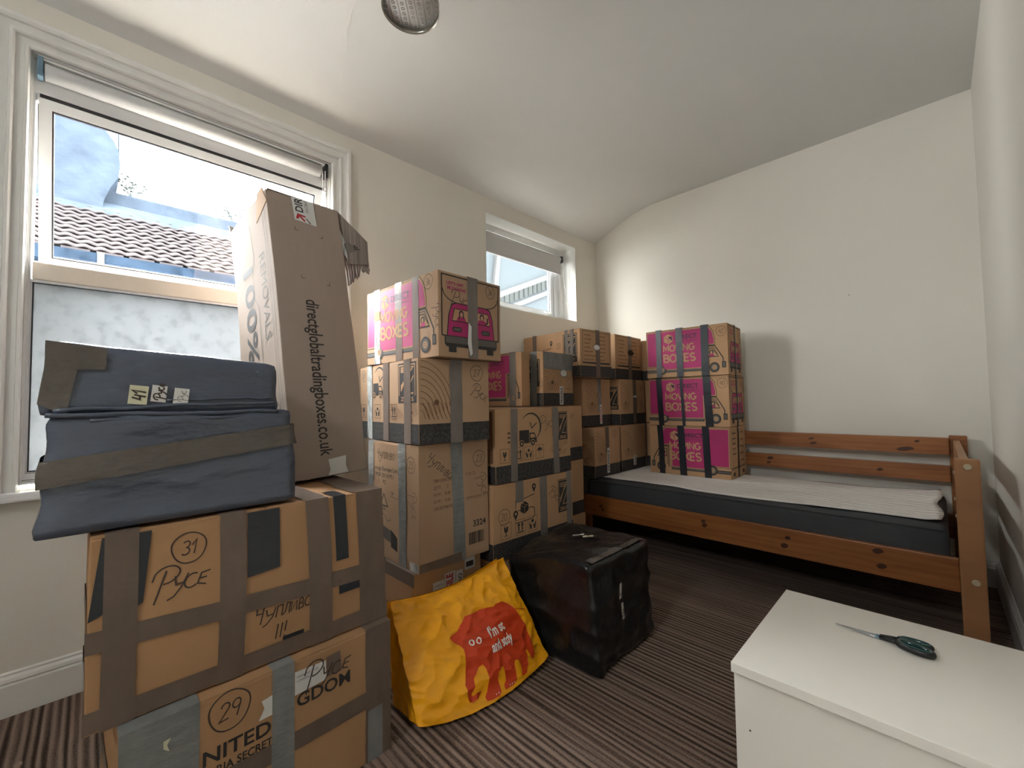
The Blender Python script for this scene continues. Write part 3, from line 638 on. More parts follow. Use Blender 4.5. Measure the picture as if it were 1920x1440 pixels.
# ---------------------------------------------------------------- window 1 (large, with moulded architrave)
def frame_strip(bm, prof, inner, path_dir):
    pass
def architrave(y0, y1, z0, z1, prof):
    """moulding around opening on three sides; prof: (distance outward from opening, x proud)"""
    b = bmesh.new()
    pts = lambda o_: [(y0 - o_, z0), (y0 - o_, z1 + o_), (y1 + o_, z1 + o_), (y1 + o_, z0)]
    n = len(prof); R_ = [[b.verts.new((x, yy, zz)) for (yy, zz) in pts(o_)] for o_, x in prof]
    for i in range(n):
        j = (i + 1) % n
        for k in range(3): b.faces.new([R_[i][k], R_[j][k], R_[j][k + 1], R_[i][k + 1]])
    b.faces.new([r[0] for r in R_]); b.faces.new([r[3] for r in R_])
    bmesh.ops.recalc_face_normals(b, faces=b.faces); return b
win1 = thing('window_1', 'x', 'x', (0, .35, .724)); del win1['label']; del win1['category']; struct(win1)
def wpart(name, b, mat, par=win1):
    o = obj(name, b, mat, par); o.matrix_parent_inverse = Matrix.Translation(-Vector(par.location)); return o
aprof = [(0, -.004), (0, .012), (.004, .019), (.012, .019), (.014, .010), (.034, .010), (.035, .024), (.040, .029), (.047, .029), (.050, .020), (.070, .024), (.072, .033), (.080, .040), (.090, .040), (.096, .032), (.099, .018), (.099, -.002)]
wpart('architrave', architrave(W1[0], W1[1], W1[2], W1[3], aprof), 'gloss')
# inner stepped lining of the reveal
def ring_frame(y0, y1, z0, z1, t, x0, x1, tb=None, tt=None):
    b = bmesh.new(); tb = t if tb is None else tb; tt = t if tt is None else tt
    bx(b, x0, x1, y0, y0 + t, z0, z1); bx(b, x0, x1, y1 - t, y1, z0, z1)
    bx(b, x0, x1, y0 + t, y1 - t, z0, z0 + tb); bx(b, x0, x1, y0 + t, y1 - t, z1 - tt, z1); return b
wpart('lining', ring_frame(W1[0] - .004, W1[1], W1[2] + .02, W1[3], .006, -.10, -.002), 'gloss')
wpart('inner_bead', ring_frame(W1[0] + .002, W1[1] - .006, W1[2] + .028, W1[3] - .006, .004, -.09, -.012), 'gloss')
fy0, fy1, fz0, fz1 = W1[0] + .002, W1[1] - .008, W1[2] + .034, W1[3] - .014
FX = -.02
wpart('outer_frame', ring_frame(fy0, fy1, fz0, fz1, .010, -.085, FX, tb=.02, tt=.116), 'upvc')
wpart('transom', box_bm(fy0 + .016, fy1 - .016 if False else fy1, -1, -1, 0, 0) if False else box_bm(-.085, FX + .004, fy0 + .014, fy1 - .014, 1.452, 1.514, bevel=.004), 'timber_rail')
wpart('lower_glazing_bead', ring_frame(fy0 + .010, fy1 - .010, fz0 + .02, 1.452, .004, -.05, -.034), 'upvc')
wpart('rubber_seal', ring_frame(fy0 + .012, fy1 - .012, fz0 + .022, 1.450, .005, -.056, -.040), 'seal')
wpart('frosted_pane', box_bm(-.060, -.054, fy0 + .010, fy1 - .010, fz0 + .020, 1.452), 'frost')
wpart('lower_stop', ring_frame(fy0 + .0, fy1 - .0, fz0, 1.452, .008, -.033, -.022, tb=.02), 'upvc')
wpart('head_seal', box_bm(-.05, -.022, fy0 + .02, fy1 - .02, fz1 - .128, fz1 - .116), 'seal')
# tilted top hung sash
sash = bpy.data.objects.new('opening_sash', None); COL.objects.link(sash); sash.parent = win1; sash.matrix_parent_inverse = Matrix.Translation(-Vector(win1.location))
sash.location = (-.026, 0, fz1 - .128); sash.rotation_euler = (0, math.radians(18), 0)
sh = .59; sy0, sy1 = -.150, fy1 - .024
b = ring_frame(sy0, sy1, -sh, 0, .033, -.045, 0, tb=.03, tt=.033)
sf = obj('sash_frame', b, 'upvc', sash)
obj('sash_seal', ring_frame(sy0 + .033, sy1 - .033, -sh + .03, -.033, .005, -.030, -.004), 'seal', sash)
obj('sash_edge_seal', box_bm(-.052, -.045, sy0 - .003, sy0 + .008, -sh, 0), 'seal', sash)
obj('pane', box_bm(-.024, -.019, sy0 + .036, sy1 - .036, -sh + .032, -.036), 'glass', sash)
for k in (0, 1):
    b = bmesh.new(); yy = (sy0 - .002, sy1 + .002)[k]; bx(b, -.030, -.02, yy - .002, yy + .002, -.30, -.02); obj('friction_stay', b, 'steel', sash)
# window sill board
b = box_bm(-.02, .045, W1[0] - .11, W1[1] + .11, .694, .724, bevel=.008); wpart('sill_board', b, 'sill')

# roller blind in window 1
bl = thing('roller_blind', 'white roller blind rolled up at the top of the large window, with a bead chain', 'blind', (-.0, .35, 2.19))
def lp(name, b, mat, smooth=False):
    o = obj(name, b, mat, bl, smooth); o.matrix_parent_inverse = Matrix.Translation(-Vector(bl.location)); return o
b = bmesh.new(); tube(b, [(-.006, W1[0] + .034, 2.196), (-.006, W1[1] - .055, 2.196)], .029, 28); lp('fabric_roll', b, 'blind', True)
b = bmesh.new(); bx(b, -.034, -.030, W1[0] + .04, W1[1] - .06, 2.150, 2.2); bx(b, -.038, -.026, W1[0] + .035, W1[1] - .055, 2.140, 2.156); lp('bottom_bar', b, 'blind')
lp('bracket', box_bm(-.03, .02, W1[0] + .016, W1[0] + .030, 2.165, 2.236, bevel=.003), 'bluegrey'); lp('bracket', box_bm(-.03, .02, W1[1] - .034, W1[1] - .020, 2.165, 2.236, bevel=.003), 'blackpl')
lp('mounting_rail', box_bm(-.018, .008, W1[0] + .03, W1[1] - .035, 2.229, 2.237), 'gloss')
b = bmesh.new()
for k in range(70):
    for sx in (0, 1):
        m4 = Matrix.Translation((.014 + sx * .006, W1[1] - .046 + sx * .010, 2.19 - k * .0085)); bmesh.ops.create_icosphere(b, subdivisions=1, radius=.0032, matrix=m4)
lp('bead_chain', b, 'gloss')['kind'] = 'stuff'

# ---------------------------------------------------------------- window 2 (small, deep recess)
win2 = bpy.data.objects.new('window_2', None); COL.objects.link(win2); win2.location = (-.1, 2.46, 1.68); struct(win2)
XI = -.135
wpart('recess_lining', ring_frame(W2[0] - .001, W2[1] + .001, W2[2] - .001, W2[3] + .001, .004, XI - .06, -.001), 'gloss', win2)
wpart('outer_frame', ring_frame(W2[0] + .003, W2[1] - .003, W2[2] + .003, W2[3] - .003, .045, XI - .05, XI, tt=.05), 'gloss', win2)
wpart('side_panel', box_bm(XI - .05, XI - .02, 2.843, 2.945, W2[2] + .045, W2[3] - .045), 'upvc', win2)
wpart('mullion', box_bm(XI - .045, XI - .005, 2.862, 2.885, W2[2] + .04, W2[3] - .05, bevel=.003), 'upvc', win2)
wpart('casement', ring_frame(W2[0] + .05, 2.845, W2[2] + .050, W2[3] - .05, .034, XI - .04, XI - .01), 'upvc', win2)
wpart('casement_seal', ring_frame(W2[0] + .084, 2.811, W2[2] + .084, W2[3] - .084, .004, XI - .030, XI - .016), 'seal', win2)
wpart('pane', box_bm(XI - .028, XI - .023, W2[0] + .082, 2.813, W2[2] + .082, W2[3] - .082), 'dim_hazy', win2)
b = bmesh.new(); bx(b, XI - .01, XI + .015, 2.77, 2.80, W2[2] + .062, W2[2] + .076, bevel=.003); bx(b, XI + .008, XI + .016, 2.70, 2.78, W2[2] + .064, W2[2] + .072, bevel=.002); wpart('handle', b, 'gloss', win2)
bl2 = thing('roller_blind', 'small white roller blind, partly lowered in the small recessed window', 'blind', (XI + .03, 2.46, 2.2))
def lp2(name, b, mat, smooth=False):
    o = obj(name, b, mat, bl2, smooth); o.matrix_parent_inverse = Matrix.Translation(-Vector(bl2.location)); return o
b = bmesh.new(); tube(b, [(XI + .03, W2[0] + .02, 2.235), (XI + .03, 2.90, 2.235)], .020, 24); lp2('fabric_roll', b, 'blind', True)
lp2('fabric', box_bm(XI + .046, XI + .049, W2[0] + .03, 2.885, 2.105, 2.235), 'blind'); lp2('bottom_bar', box_bm(XI + .042, XI + .054, W2[0] + .028, 2.888, 2.090, 2.106, bevel=.003), 'blind')
lp2('bracket', box_bm(XI + .005, XI + .05, 2.902, 2.925, 2.205, 2.262, bevel=.003), 'blackpl')
b = bmesh.new(); tube(b, [(XI + .045, 2.915, 2.21), (XI + .05, 2.925, 2.05), (XI + .07, 2.95, 1.86), (XI + .11, 2.965, 1.70)], .0028, 6); lp2('pull_cord', b, 'blind')
# added window behind the camera, an unseen source of soft fill light
fill_win = bpy.data.objects.new('added_fill_window', None); COL.objects.link(fill_win); fill_win.location = (1.58, NY - .05, 1.9); struct(fill_win)
b = bmesh.new()
for (x0, x1, z0, z1) in ((1.4, 1.43, 1.9, 2.3), (1.73, 1.76, 1.9, 2.3), (1.43, 1.73, 1.9, 1.93), (1.43, 1.73, 2.27, 2.3)): bx(b, x0, x1, NY - .09, NY - .03, z0, z1)
wpart('outer_frame', b, 'upvc', fill_win); wpart('pane', box_bm(1.43, 1.73, NY - .063, NY - .058, 1.93, 2.27), 'glass', fill_win)

# ================================================================= CEILING LIGHT
lx, ly, lz, lr = .826, .842, 2.50, .108
cl = thing('ceiling_light', 'round chrome ceiling light with hanging crystal beads near the window', 'lamp', (lx, ly, 2.633))
def cp(name, b, mat, smooth=True): return obj(name, b, mat, cl, smooth)
def lathe(bm, prof_, n=48):
    rows = [[bm.verts.new((r * math.cos(2 * PI * k / n), r * math.sin(2 * PI * k / n), z)) for k in range(n)] for r, z in prof_]
    m_ = len(rows)
    for i in range(m_ - 1):
        for k in range(n): bm.faces.new([rows[i][k], rows[i][(k + 1) % n], rows[i + 1][(k + 1) % n], rows[i + 1][k]])
    bmesh.ops.recalc_face_normals(bm, faces=bm.faces)
dz = lz - 2.633
b = bmesh.new(); lathe(b, [(lr, dz), (lr, dz + .030), (lr - .003, dz + .030), (lr - .003, dz), (lr, dz)]); cp('chrome_ring', b, 'chrome')
b = bmesh.new(); lathe(b, [(.001, dz + .022), (lr - .004, dz + .022), (lr - .004, dz + .026), (.001, dz + .026)]); cp('diffuser', b, 'diff')
b = bmesh.new(); lathe(b, [(.001, -.001), (.05, -.001), (.05, -.012), (.015, -.02), (.012, dz + .026), (.001, dz + .026)]); cp('ceiling_rose', b, 'chrome')
ang = math.radians(225 + 3)
for k in range(6):
    o_ = (-.080 + .032 * k); hl = math.sqrt(lr * lr - o_ * o_) - .004
    ca, sa = math.cos(ang - PI / 2), math.sin(ang - PI / 2); nx, ny = -sa, ca
    b = bmesh.new(); tube(b, [(nx * o_ - ca * hl, ny * o_ - sa * hl, dz + .019), (nx * o_ + ca * hl, ny * o_ + sa * hl, dz + .019)], .0012, 6); cp('rod', b, 'crystal')
for k in range(7):
    o_ = (-.096 + .032 * k); hl = math.sqrt(max(lr * lr - o_ * o_, .0005)) - .012; ca, sa = math.cos(ang - PI / 2), math.sin(ang - PI / 2); nx, ny = -sa, ca; b = bmesh.new(); t = -hl; j = 0
    while t < hl:
        c0 = Vector((nx * o_ + ca * t, ny * o_ + sa * t, dz + .018)); n_ = 10
        pts = [c0 + Vector((.006 * math.cos(2 * PI * q / n_) * .8, .006 * math.sin(2 * PI * q / n_), 0)) for q in range(n_ + 1)]
        tube(b, pts, .0013, 5); t += .021
    cp('crystal_beads', b, 'crystal')
b = bmesh.new()
for k in range(26):
    a = 2 * PI * k / 26; bmesh.ops.create_icosphere(b, subdivisions=1, radius=.006, matrix=Matrix.Translation(((lr - .012) * math.cos(a), (lr - .012) * math.sin(a), dz + .043)))
cp('bead_row', b, 'crystal')

# ================================================================= BED
bed = thing('daybed', 'pine single bed frame with raised back rails, standing against the far wall', 'bed', (1.35, 2.83, 0))
def bp_(name, x0, x1, y0, y1, z0, z1, mat='pine', bev=.004, par=None):
    o = obj(name, box_bm(x0, x1, y0, y1, z0, z1, bevel=bev), mat, par or bed); o.matrix_parent_inverse = Matrix.Translation(-Vector(bed.location)); return o
BY = 2.355
fp = bp_('post', 2.222, 2.290, BY - .028, BY, 0, .755, 'pineend', .006); rp = bp_('post', 2.222, 2.290, 3.235, 3.265, 0, .780, 'pine', .006)
bp_('post', .46, .52, BY + .024, BY + .054, 0, .36); bp_('post', .46, .52, 3.235, 3.265, 0, .77)
r1 = bp_('side_rail', .455, 2.222, BY, BY + .024, .243, .370, 'pine'); r2 = bp_('back_rail', .46, 2.222, 3.205, 3.232, .678, .768); r3 = bp_('back_rail', .46, 2.222, 3.205, 3.232, .535, .622); bp_('back_rail', .46, 2.222, 3.205, 3.232, .243, .37)
bp_('end_rail', 2.236, 2.262, BY, 3.235, .66, .755, 'pineend'); bp_('end_rail', 2.236, 2.262, BY, 3.235, .48, .575, 'pine'); bp_('end_rail', 2.236, 2.262, BY, 3.235, .243, .37, 'pine'); bp_('end_rail', .47, .50, BY + .03, 3.235, .243, .36, 'pine')
for k in range(13): bp_('slat', .56 + .13 * k, .62 + .13 * k, BY + .026, 3.20, .272, .288, 'pineend', .002)
def cap(x, y, z, ax='y', r=.012):
    b = bmesh.new(); m4 = Matrix.Translation((x, y, z)) @ (Matrix.Rotation(PI / 2, 4, 'X') if ax == 'y' else Matrix.Rotation(PI / 2, 4, 'Y'))
    bmesh.ops.create_cone(b, cap_ends=True, segments=16, radius1=r, radius2=r * .8, depth=.004, matrix=m4); o = obj('screw_cap', b, 'cap', bed); o.matrix_parent_inverse = Matrix.Translation(-Vector(bed.location))
cap(2.257, BY - .030, .725); cap(2.262, BY - .030, .30)
for z in (.70, .60, .535): cap(2.220, BY - .012, z, 'x', .007)
def knots(rail, lst, y):
    for (x, z, rx, rz) in lst:
        b = bmesh.new(); n_ = 14
        vs = [b.verts.new((x + rx * math.cos(2 * PI * k / n_) * (1 + .2 * math.sin(3 * k)), y, z + rz * math.sin(2 * PI * k / n_) + .15 * rx * math.cos(2 * PI * k / n_))) for k in range(n_)]
        f = b.faces.new(vs); f.normal_update()
        if f.normal.y > 0: f.normal_flip()
        o = obj('knot', b, 'knot', rail)
knots(r1, [(.62, .31, .012, .009), (.635, .29, .010, .008), (1.27, .335, .012, .008), (1.275, .315, .014, .012), (1.66, .330, .012, .009), (1.645, .29, .015, .012), (1.985, .345, .018, .012), (1.995, .285, .016, .011)], BY - .0006)
knots(r2, [(1.62, .735, .016, .006), (1.63, .708, .018, .008), (2.10, .745, .010, .007), (2.05, .70, .035, .012)], 3.2044)
knots(r3, [(1.39, .595, .018, .010), (1.38, .565, .012, .008), (1.94, .575, .014, .009)], 3.2044)
# mattress
mt = thing('mattress', 'dark grey fabric mattress lying in the pine bed frame', 'mattress', (1.34, 2.80, .29))
b = box_bm(-.85, .86, -.405, .385, 0, .180, bevel=.028)
bmesh.ops.subdivide_edges(b, edges=[e for e in b.edges if e.calc_length() > .1], cuts=11, use_grid_fill=True)
for v in b.verts:
    p = v.co; v.co = p + Vector((0, (-.012 if p.y < 0 else .01) * math.sin(PI * min(1, max(0, p.z / .18))) + .006 * noise.noise(Vector((p.x * 6, p.z * 10, 3))), .008 * noise.noise(p * 4) if p.z > .1 else 0))
obj('cover', b, 'matgrey', mt, True)
b = bmesh.new(); tube(b, [(-.83, -.412, .172), (0, -.418, .176), (.84, -.412, .172)], .004, 6); obj('piping', b, 'matgrey', mt)
# quilted topper
tp = bmesh.new(); nx_, ny_ = 70, 34; G = []
for i in range(nx_ + 1):
    row = []
    for j in range(ny_ + 1):
        u, v = i / nx_, j / ny_
        x = .56 + (2.178 - .56) * u - .05 * (1 - u) * v * 0; y = 2.452 + .02 * u + (3.155 - 2.452) * v
        y += .012 * math.sin(7 * u + 1) * (1 - v); x += .010 * math.sin(9 * v) * u
        z = .4785 + .004 * noise.noise(Vector((x * 5, y * 5, 1))) + .0025 * math.sin(v * 95 + 2 * math.sin(u * 9))
        if u > .97: z += .008 * (u - .97) / .03
        if v > .93 and u > .8: z += .010 * (v - .93) / .07 * (u - .8) / .2
        row.append(tp.verts.new((x - 1.34, y - 2.80, z - .47)))
    G.append(row)
for i in range(nx_):
    for j in range(ny_): tp.faces.new([G[i][j], G[i + 1][j], G[i + 1][j + 1], G[i][j + 1]])
g = bmesh.ops.extrude_face_region(tp, geom=tp.faces[:])
for v in [e for e in g['geom'] if isinstance(e, bmesh.types.BMVert)]: v.co.z += .004
bmesh.ops.recalc_face_normals(tp, faces=tp.faces)
tt_ = obj('mattress_topper', tp, 'topper', None, True, (1.34, 2.80, .4655)); tag(tt_, 'thin white quilted mattress pad lying on the grey mattress, curled at one end', 'mattress pad')

# ================================================================= CARTONS
# far stacks on and beside the bed -----------------------------------------------------------
GB = 'pink printed moving boxes strapped together on the bed'
for k, (n, yw, z0, lab, num) in enumerate([((1.255, 2.862), 1.5, .479, 'pink printed moving box at the bottom of the black-strapped stack, its van reversed', ''),
                                 ((1.258, 2.868), 2.0, .8125, 'pink printed moving box in the middle of the black-strapped stack on the bed', '40'),
                                 ((1.262, 2.860), 3.5, 1.146, 'pink printed moving box on top of the black-strapped stack on the bed', '42')]):
    c = Carton('moving_box', lab, n, yw, .535, .335, .333, z0, group=GB); w, h = c.w, c.h
    I = c.L()
    if k == 0:
        I.f = (lambda f: (lambda u, v, o: f(u, v, o)))(c.fL); van_side(I, w, h, flip=True)
    else: van_side(I, w, h)
    if num: I.circled(num, w * .93, h * .85, .030)
    I.flush(c.root)
    I = c.R()
    if k: van_front(I, c.d, h); I.circled(num, c.d * .8, h * .82, .022)
    else:
        I.layer = 0
        for q in range(5): I.text('ink', ('MOVE', 'PACK', 'CARRY', 'LIFT', 'VAN')[q], c.d * .12, h * (.86 - .10 * q), .03 * h, bold=.03, width=.22 * c.d); I.text('ink', 'TAPE', c.d * .62, h * (.86 - .14 * q), .03 * h, bold=.03, width=.2 * c.d)
        I.line('ink', [(c.d * .06, h * .2), (c.d * .94, h * .2)], .006); I.rect('ink', c.d * .15, c.d * .25, h * .05, h * .12); I.rect('ink', c.d * .75, c.d * .85, h * .05, h * .12)
    I.flush(c.root)
    offs = [(.072, .110), (.212, .256), (.372, .420)] if k == 2 else ([(.070, .108), (.236, .256), (.388, .436)] if k == 1 else [(.072, .112), (.216, .262), (.376, .420)])
    for j, (a, b_) in enumerate(offs): c.tape('L', a, b_, 'blacktape', 'black_strap', off=.004, slant=(-.012 if k < 2 else 0), wob=.002)
    c.tape('R', .15, .175, 'blacktape', 'black_strap', off=.004)

GZ = 'brown packing boxes with dark printed base band in the far stacks'
def zbox(label, n, yw, w, d, h, z0, name='packing_box', group=GZ, f=.235, mat='card', **k):
    c = Carton(name, label, n, yw, w, d, h, z0, group=group, mat=mat, **k); I = c.L(); band(I, c.w, c.h, f); J = c.R(); band(J, c.d, c.h, f); return c, I, J
# column O / M / J nearest the small window, on the bed's left end
c, I, J = zbox('brown packing box on the mattress corner, with a tall white fragile sticker', (.572, 2.372), -2, .53, .300, .333, .479)
z_logo(I, .33, .10, .09, .16); tracks(I, .43, .52, .085, .22, n=4); tracks(J, .01, .15, .085, .30); J.circled('5', .235, .28, .022); c.tape('R', .125, .165, 'tape', ends=(.16, .34)); sticker(J, .135, .165, -.0 + .02, .19, 'FRAGILE'); I.flush(c.root); J.flush(c.root)
c, I, J = zbox('brown packing box under the number 33 box, crumpled tape over its hand hole', (.500, 2.350), 0, .47, .345, .333, .8145)
tracks(J, .04, .20, .085, .31); hole(c, J, .205, .22, .026, .017, 'cardgrey'); c.tape('R', .185, .222, 'silver', ends=(.10, .34), wob=.004); sticker(J, .20, .228, .015, .150, 'FRAGILE', 'red'); I.flush(c.root); J.flush(c.root)
c, I, J = zbox('top brown packing box numbered 33 with printed room list, below the small window', (.570, 2.240), -5, .550, .325, .318, 1.150)
z_logo(I, .40, .10, .125, .19); route(I, .16, .09, .13); I.hand('33', .335, .20, .04); c.tape('L', .10, .14, 'tape'); c.tape('L', .435, .465, 'tapegrey', wob=.006, slant=-.02, ends=(.08, .33)); c.tape('L', .455, .485, 'tapegrey', wob=.006, slant=.01, ends=(.09, .33))
inventory(J, c.d, c.h); hole(c, J, .165, .20, .033, .018, 'paper'); c.tape('R', .155, .200, 'tape'); I.flush(c.root); J.flush(c.root)
# column P / N / K
c, I, J = zbox('brown packing box on the bed beside the pink stack, with a short fragile sticker', (.570, 2.715), 0, .50, .385, .333, .479)
tracks(J, .02, .19, .085, .29); sticker(J, .16, .20, .03, .10, 'FRAGILE'); c.tape('R', .345, .375, 'tape'); I.flush(c.root); J.flush(c.root)
c, I, J = zbox('brown packing box between two others beside the pink stack, tape crossing its hole', (.570, 2.715), 1, .50, .375, .333, .8145)
z_logo(I, .405, .11, .08, .17); tracks(J, .01, .16, .085, .31); hole(c, J, .215, .205, .028, .008, 'paper'); c.tape('R', .185, .235, 'tape'); J.circled('5', .325, .27, .020); J.hand('Pe', .29, .13, .04); I.flush(c.root); J.flush(c.root)
c, I, J = zbox('top brown packing box with printed room list around a dark hand hole', (.545, 2.705), 1, .48, .400, .333, 1.148)
inventory(J, c.d, c.h); hole(c, J, .225, .205, .040, .020); c.tape('R', .185, .240, 'tape', off=.0016); I.flush(c.root); J.flush(c.root)
# column behind, between the far stacks and the pink stack
c, I, J = zbox('narrow sliver of packing box on the bed against the lowest pink box', (.650, 3.104), 0, .42, .095, .333, .479)
c.tape('R', .04, .065, 'tape'); I.flush(c.root); J.flush(c.root)
c = Carton('moving_box', 'half hidden moving box with a black van nose, against the middle pink box', (.655, 3.120), 0, .42, .17, .333, .8145)
J = c.R(); J.line('ink', [(.01, .30), (.01, .02)], .004); J.line('ink', [(.02, .12), (.045, .09), (.06, .05), (.05, .03)], .006); J.disc('ink', .05, .075, .012); J.rect('ink', .10, .115, .02, .31); J.flush(c.root)
c, I, J = zbox('narrow sliver of packing box with black band against the topmost pink box', (.645, 3.120), 0, .42, .17, .318, 1.148)
J.layer = 1; J.rect('blacktape', .001, .16, .01, .07); I.flush(c.root); J.flush(c.root)

# middle column group ----------------------------------------------------------------------
GM = 'brown packing boxes in the middle stacks'
c, I, J = zbox('brown packing box on the floor under the route-printed box', (.800, 1.250), -1.4, .40, .55, .296, 0, group=GM); I.flush(c.root); J.flush(c.root)
c, I, J = zbox('brown packing box with printed delivery route and handwritten 20, behind the black parcel', (.805, 1.247), -1.4, .40, .552, .333, .298, group=GM)
route(J, .125, .130, .135); J.circled('20', .065, .185, .034); 
for x_, kd in ((.045, 'glass'), (.135, 'up'), (.215, 'hands')): icon(J, x_, .088 if kd != 'x' else 0, .062, .068, kd)
J.hand('PyCe', .365, .255, .042, rot=-45); z_logo(J, .435, .135, .085, .165); c.tape('R', .135, .185, 'tapegrey', ends=(.235, .34)); c.tape('R', .300, .350, 'tapegrey'); c.tape('R', .500, .540, 'tapegrey')
I.flush(c.root); J.flush(c.root)
c, I, J = zbox('brown packing box with a printed truck and clock, on top of the route-printed box', (.808, 1.265), -.7, .40, .530, .333, .6325, group=GM)
truck(J, .150, .155, .120)
for x_, kd in ((.028, 'glass'), (.118, 'up'), (.185, 'hands'), (.262, 'umb')): icon(J, x_, .090, .056, .062, kd)
J.hand('PyCe', .285, .235, .055); z_logo(J, .432, .165, .075, .145); tracks(J, .36, .51, .085, .18, True, 5, 'inkbrown'); c.tape('R', .092, .135, 'tapegrey', slant=.004); c.tape('R', .390, .435, 'tapegrey', slant=-.003)
I.layer = 0; I.rect('inkbrown', .30, .385, .09, .32); I.flush(c.root); J.flush(c.root)
# second column (behind): I2, H2, G2, F
c, I, J = zbox('brown packing box on the floor beside the end of the bed rail', (.600, 1.815), 0, .585, .40, .296, 0, group=GM); I.flush(c.root); J.flush(c.root)
c, I, J = zbox('half hidden packing box beside the route-printed box, at the end of the bed', (.592, 1.812), 0, .577, .40, .333, .298, group=GM); I.flush(c.root); J.flush(c.root)
c, I, J = zbox('half hidden packing box directly under the silver-taped box', (.600, 1.812), 0, .585, .385, .333, .6325, group=GM); J.hand('PyCe', .2, .26, .04); I.flush(c.root); J.flush(c.root)
c, I, J = zbox('brown packing box with a wide silver tape band and white hand hole', (.520, 1.927), 4, .48, .325, .333, .9675, group=GM)
z_logo(I, .33, .12, .125, .165); tracks(I, .40, .49, .085, .20, n=4); tracks(J, .01, .20, .085, .27); J.layer = 5; J.rect('silver', .002, .323, .225, .330); J.layer = 0; hole(c, J, .215, .205, .036, .022, 'paper'); J.layer = 0
c.tape('L', .385, .435, 'silver', wob=.008); sticker(J, .165, .205, .005, .120, 'FRAGILE'); J.hand('PyC', .23, .165, .03, w=.0012); J.text('inkbrown', 'EXTRA', .24, .10, .012); I.flush(c.root); J.flush(c.root)
# pink box beside it
E = Carton('moving_box', 'pink printed moving box, only its van end visible between the middle stacks', (.447, 1.815), 1, .445, .074, .330, .9675)
I = E.L(); van_side(I, E.w, E.h); I.flush(E.root); E.tape('L', .345, .40, 'tapegrey')

# tall middle stack D, C, B, A ---------------------------------------------------------------
c = Carton('packing_box', 'brown carton on the floor behind the yellow bag, with white and red fragile stickers', (.750, .876), 0, .40, .345, .351, 0, mat='card')
J = c.R(); J.layer = 4; J.rect('paper', .095, .150, .19, .285); J.rect('paper', .152, .205, .19, .305); J.rect('paper', .208, .245, .17, .300); J.rect('paper', .255, .31, .290, .340); J.layer = 5
J.text('red', 'FRAGILE', .192, .175, .034, rot=90, bold=.03, width=.125); J.text('ink', '96', .210, .20, .026, rot=90, bold=.03); J.text('ink', 'HEGUAO', .240, .18, .020, rot=90, bold=.02, width=.105)
J.text('inkgrey', 'LIVERPOOL', .100, .265, .007, width=.042); J.text('inkgrey', 'ANDREWS', .100, .25, .007, width=.04); J.text('navy', 'TNT', .105, .21, .014); J.rect('ink', .262, .302, .300, .322); J.flush(c.root)
c.tape('L', .0, .42, 'tape', ends=(.30, .352), off=.0016)
c = Carton('carton', 'tall brown carton number 23 with grey tape and barcode, below the box numbered 27', (.785, .888), 0, .412, .352, .484, .352, mat='card2')
I = c.L(); J = c.R()
I.hand('Чyпливо', .085, .412, .046, w=.0022); I.circled('23', .359, .405, .030); I.hand('PyCE', .345, .30, .045, rot=-80, w=.0015)
I.text('ink', 'rrings Europe Lim', .063, .362, .018, width=.195); I.text('ink', 'POR 20135953', .075, .335, .016, width=.15); I.text('ink', '1     PC', .095, .308, .016, width=.07); I.text('ink', 'OF', .20, .268, .014); I.line('ink', [(.195, .262), (.285, .255)], .0015)
I.line('ink', [(.115, .215), (.175, .215), (.145, .265)], .005, True); I.text('ink', 'PAP', .125, .195, .014); I.line('inkgrey', [(.11, .17), (.14, .18), (.17, .155), (.20, .165)], .003)
I.poly('inkgrey', [(.08, .09), (.20, .07), (.20, .12), (.08, .14)]); I.poly('ink', [(.20, .055), (.25, .045), (.25, .10), (.20, .125)])
for q in range(4): I.line('card2', [(.09, .105 + .009 * q), (.185, .09 + .009 * q)], .002)
J.hand('Чyпливо', .030, .425, .044, rot=-38, w=.0024); J.circled('23', .300, .405, .032); J.hand('Pycе'.replace('c', 'C').replace('е', 'E'), .285, .335, .045, rot=-68, w=.0018)
for q, (st, wd) in enumerate([('ITEM NO/BARCODE', .105), ('QTY:     2', .085), ('N.W.:   8.40', .095), ('G.W.:   9.30', .095), ('LAB.SECKMARK', .11)]): J.text('inkbrown', st, .065, .333 - .027 * q, .013, bold=.01, width=wd * .85)
J.text('inkbrown', 'FOR 32', .225, .340, .013, width=.055); J.text('inkbrown', 'ENMWCJOINS', .228, .240, .012, width=.085); J.text('ink', '3324', .262, .122, .026, bold=.02)
random.seed(5); xx = .240
while xx < .325: ww = random.choice((.0015, .003, .0045)); J.rect('ink', xx, xx + ww, .050, .100); xx += ww + random.choice((.002, .0035))
I.flush(c.root); J.flush(c.root); c.tape('L', .006, .057, 'silver'); c.tape('L', .266, .323, 'silver', slant=-.002); c.tape('R', .164, .222, 'silver', slant=-.016)
I = c.L(); I.layer = 6; I.rect('clear', .35, .41, .002, .035); I.flush(c.root, {'clear': 'crumpled_tape'}); J = c.R(); J.layer = 5; J.rect('tape', .0, .20, .003, .035); J.flush(c.root)
c, I, J = zbox('brown packing box number 27 with dark base band, under pink box 36', (.803, .878), -4.5, .585, .334, .333, .839, name='packing_box', group=None, mat='card2')
I.circled('27', .05, .29, .025, mat='inkgrey'); truck(I, .160, .185, .105); z_logo(I, .415, .160, .155, .160)
for x_, kd in ((.015, 'glass'), (.175, 'hands'), (.34, 'up')): icon(I, x_, .095, .06, .06, kd)
tracks(I, .34, .46, .085, .15, n=4); tracks(I, .49, .58, .085, .20, n=4); tracks(J, .005, .165, .085, .322, n=9); J.circled('27', .270, .280, .031); J.hand('PyCE', .235, .205, .045, rot=-30, track=.85)
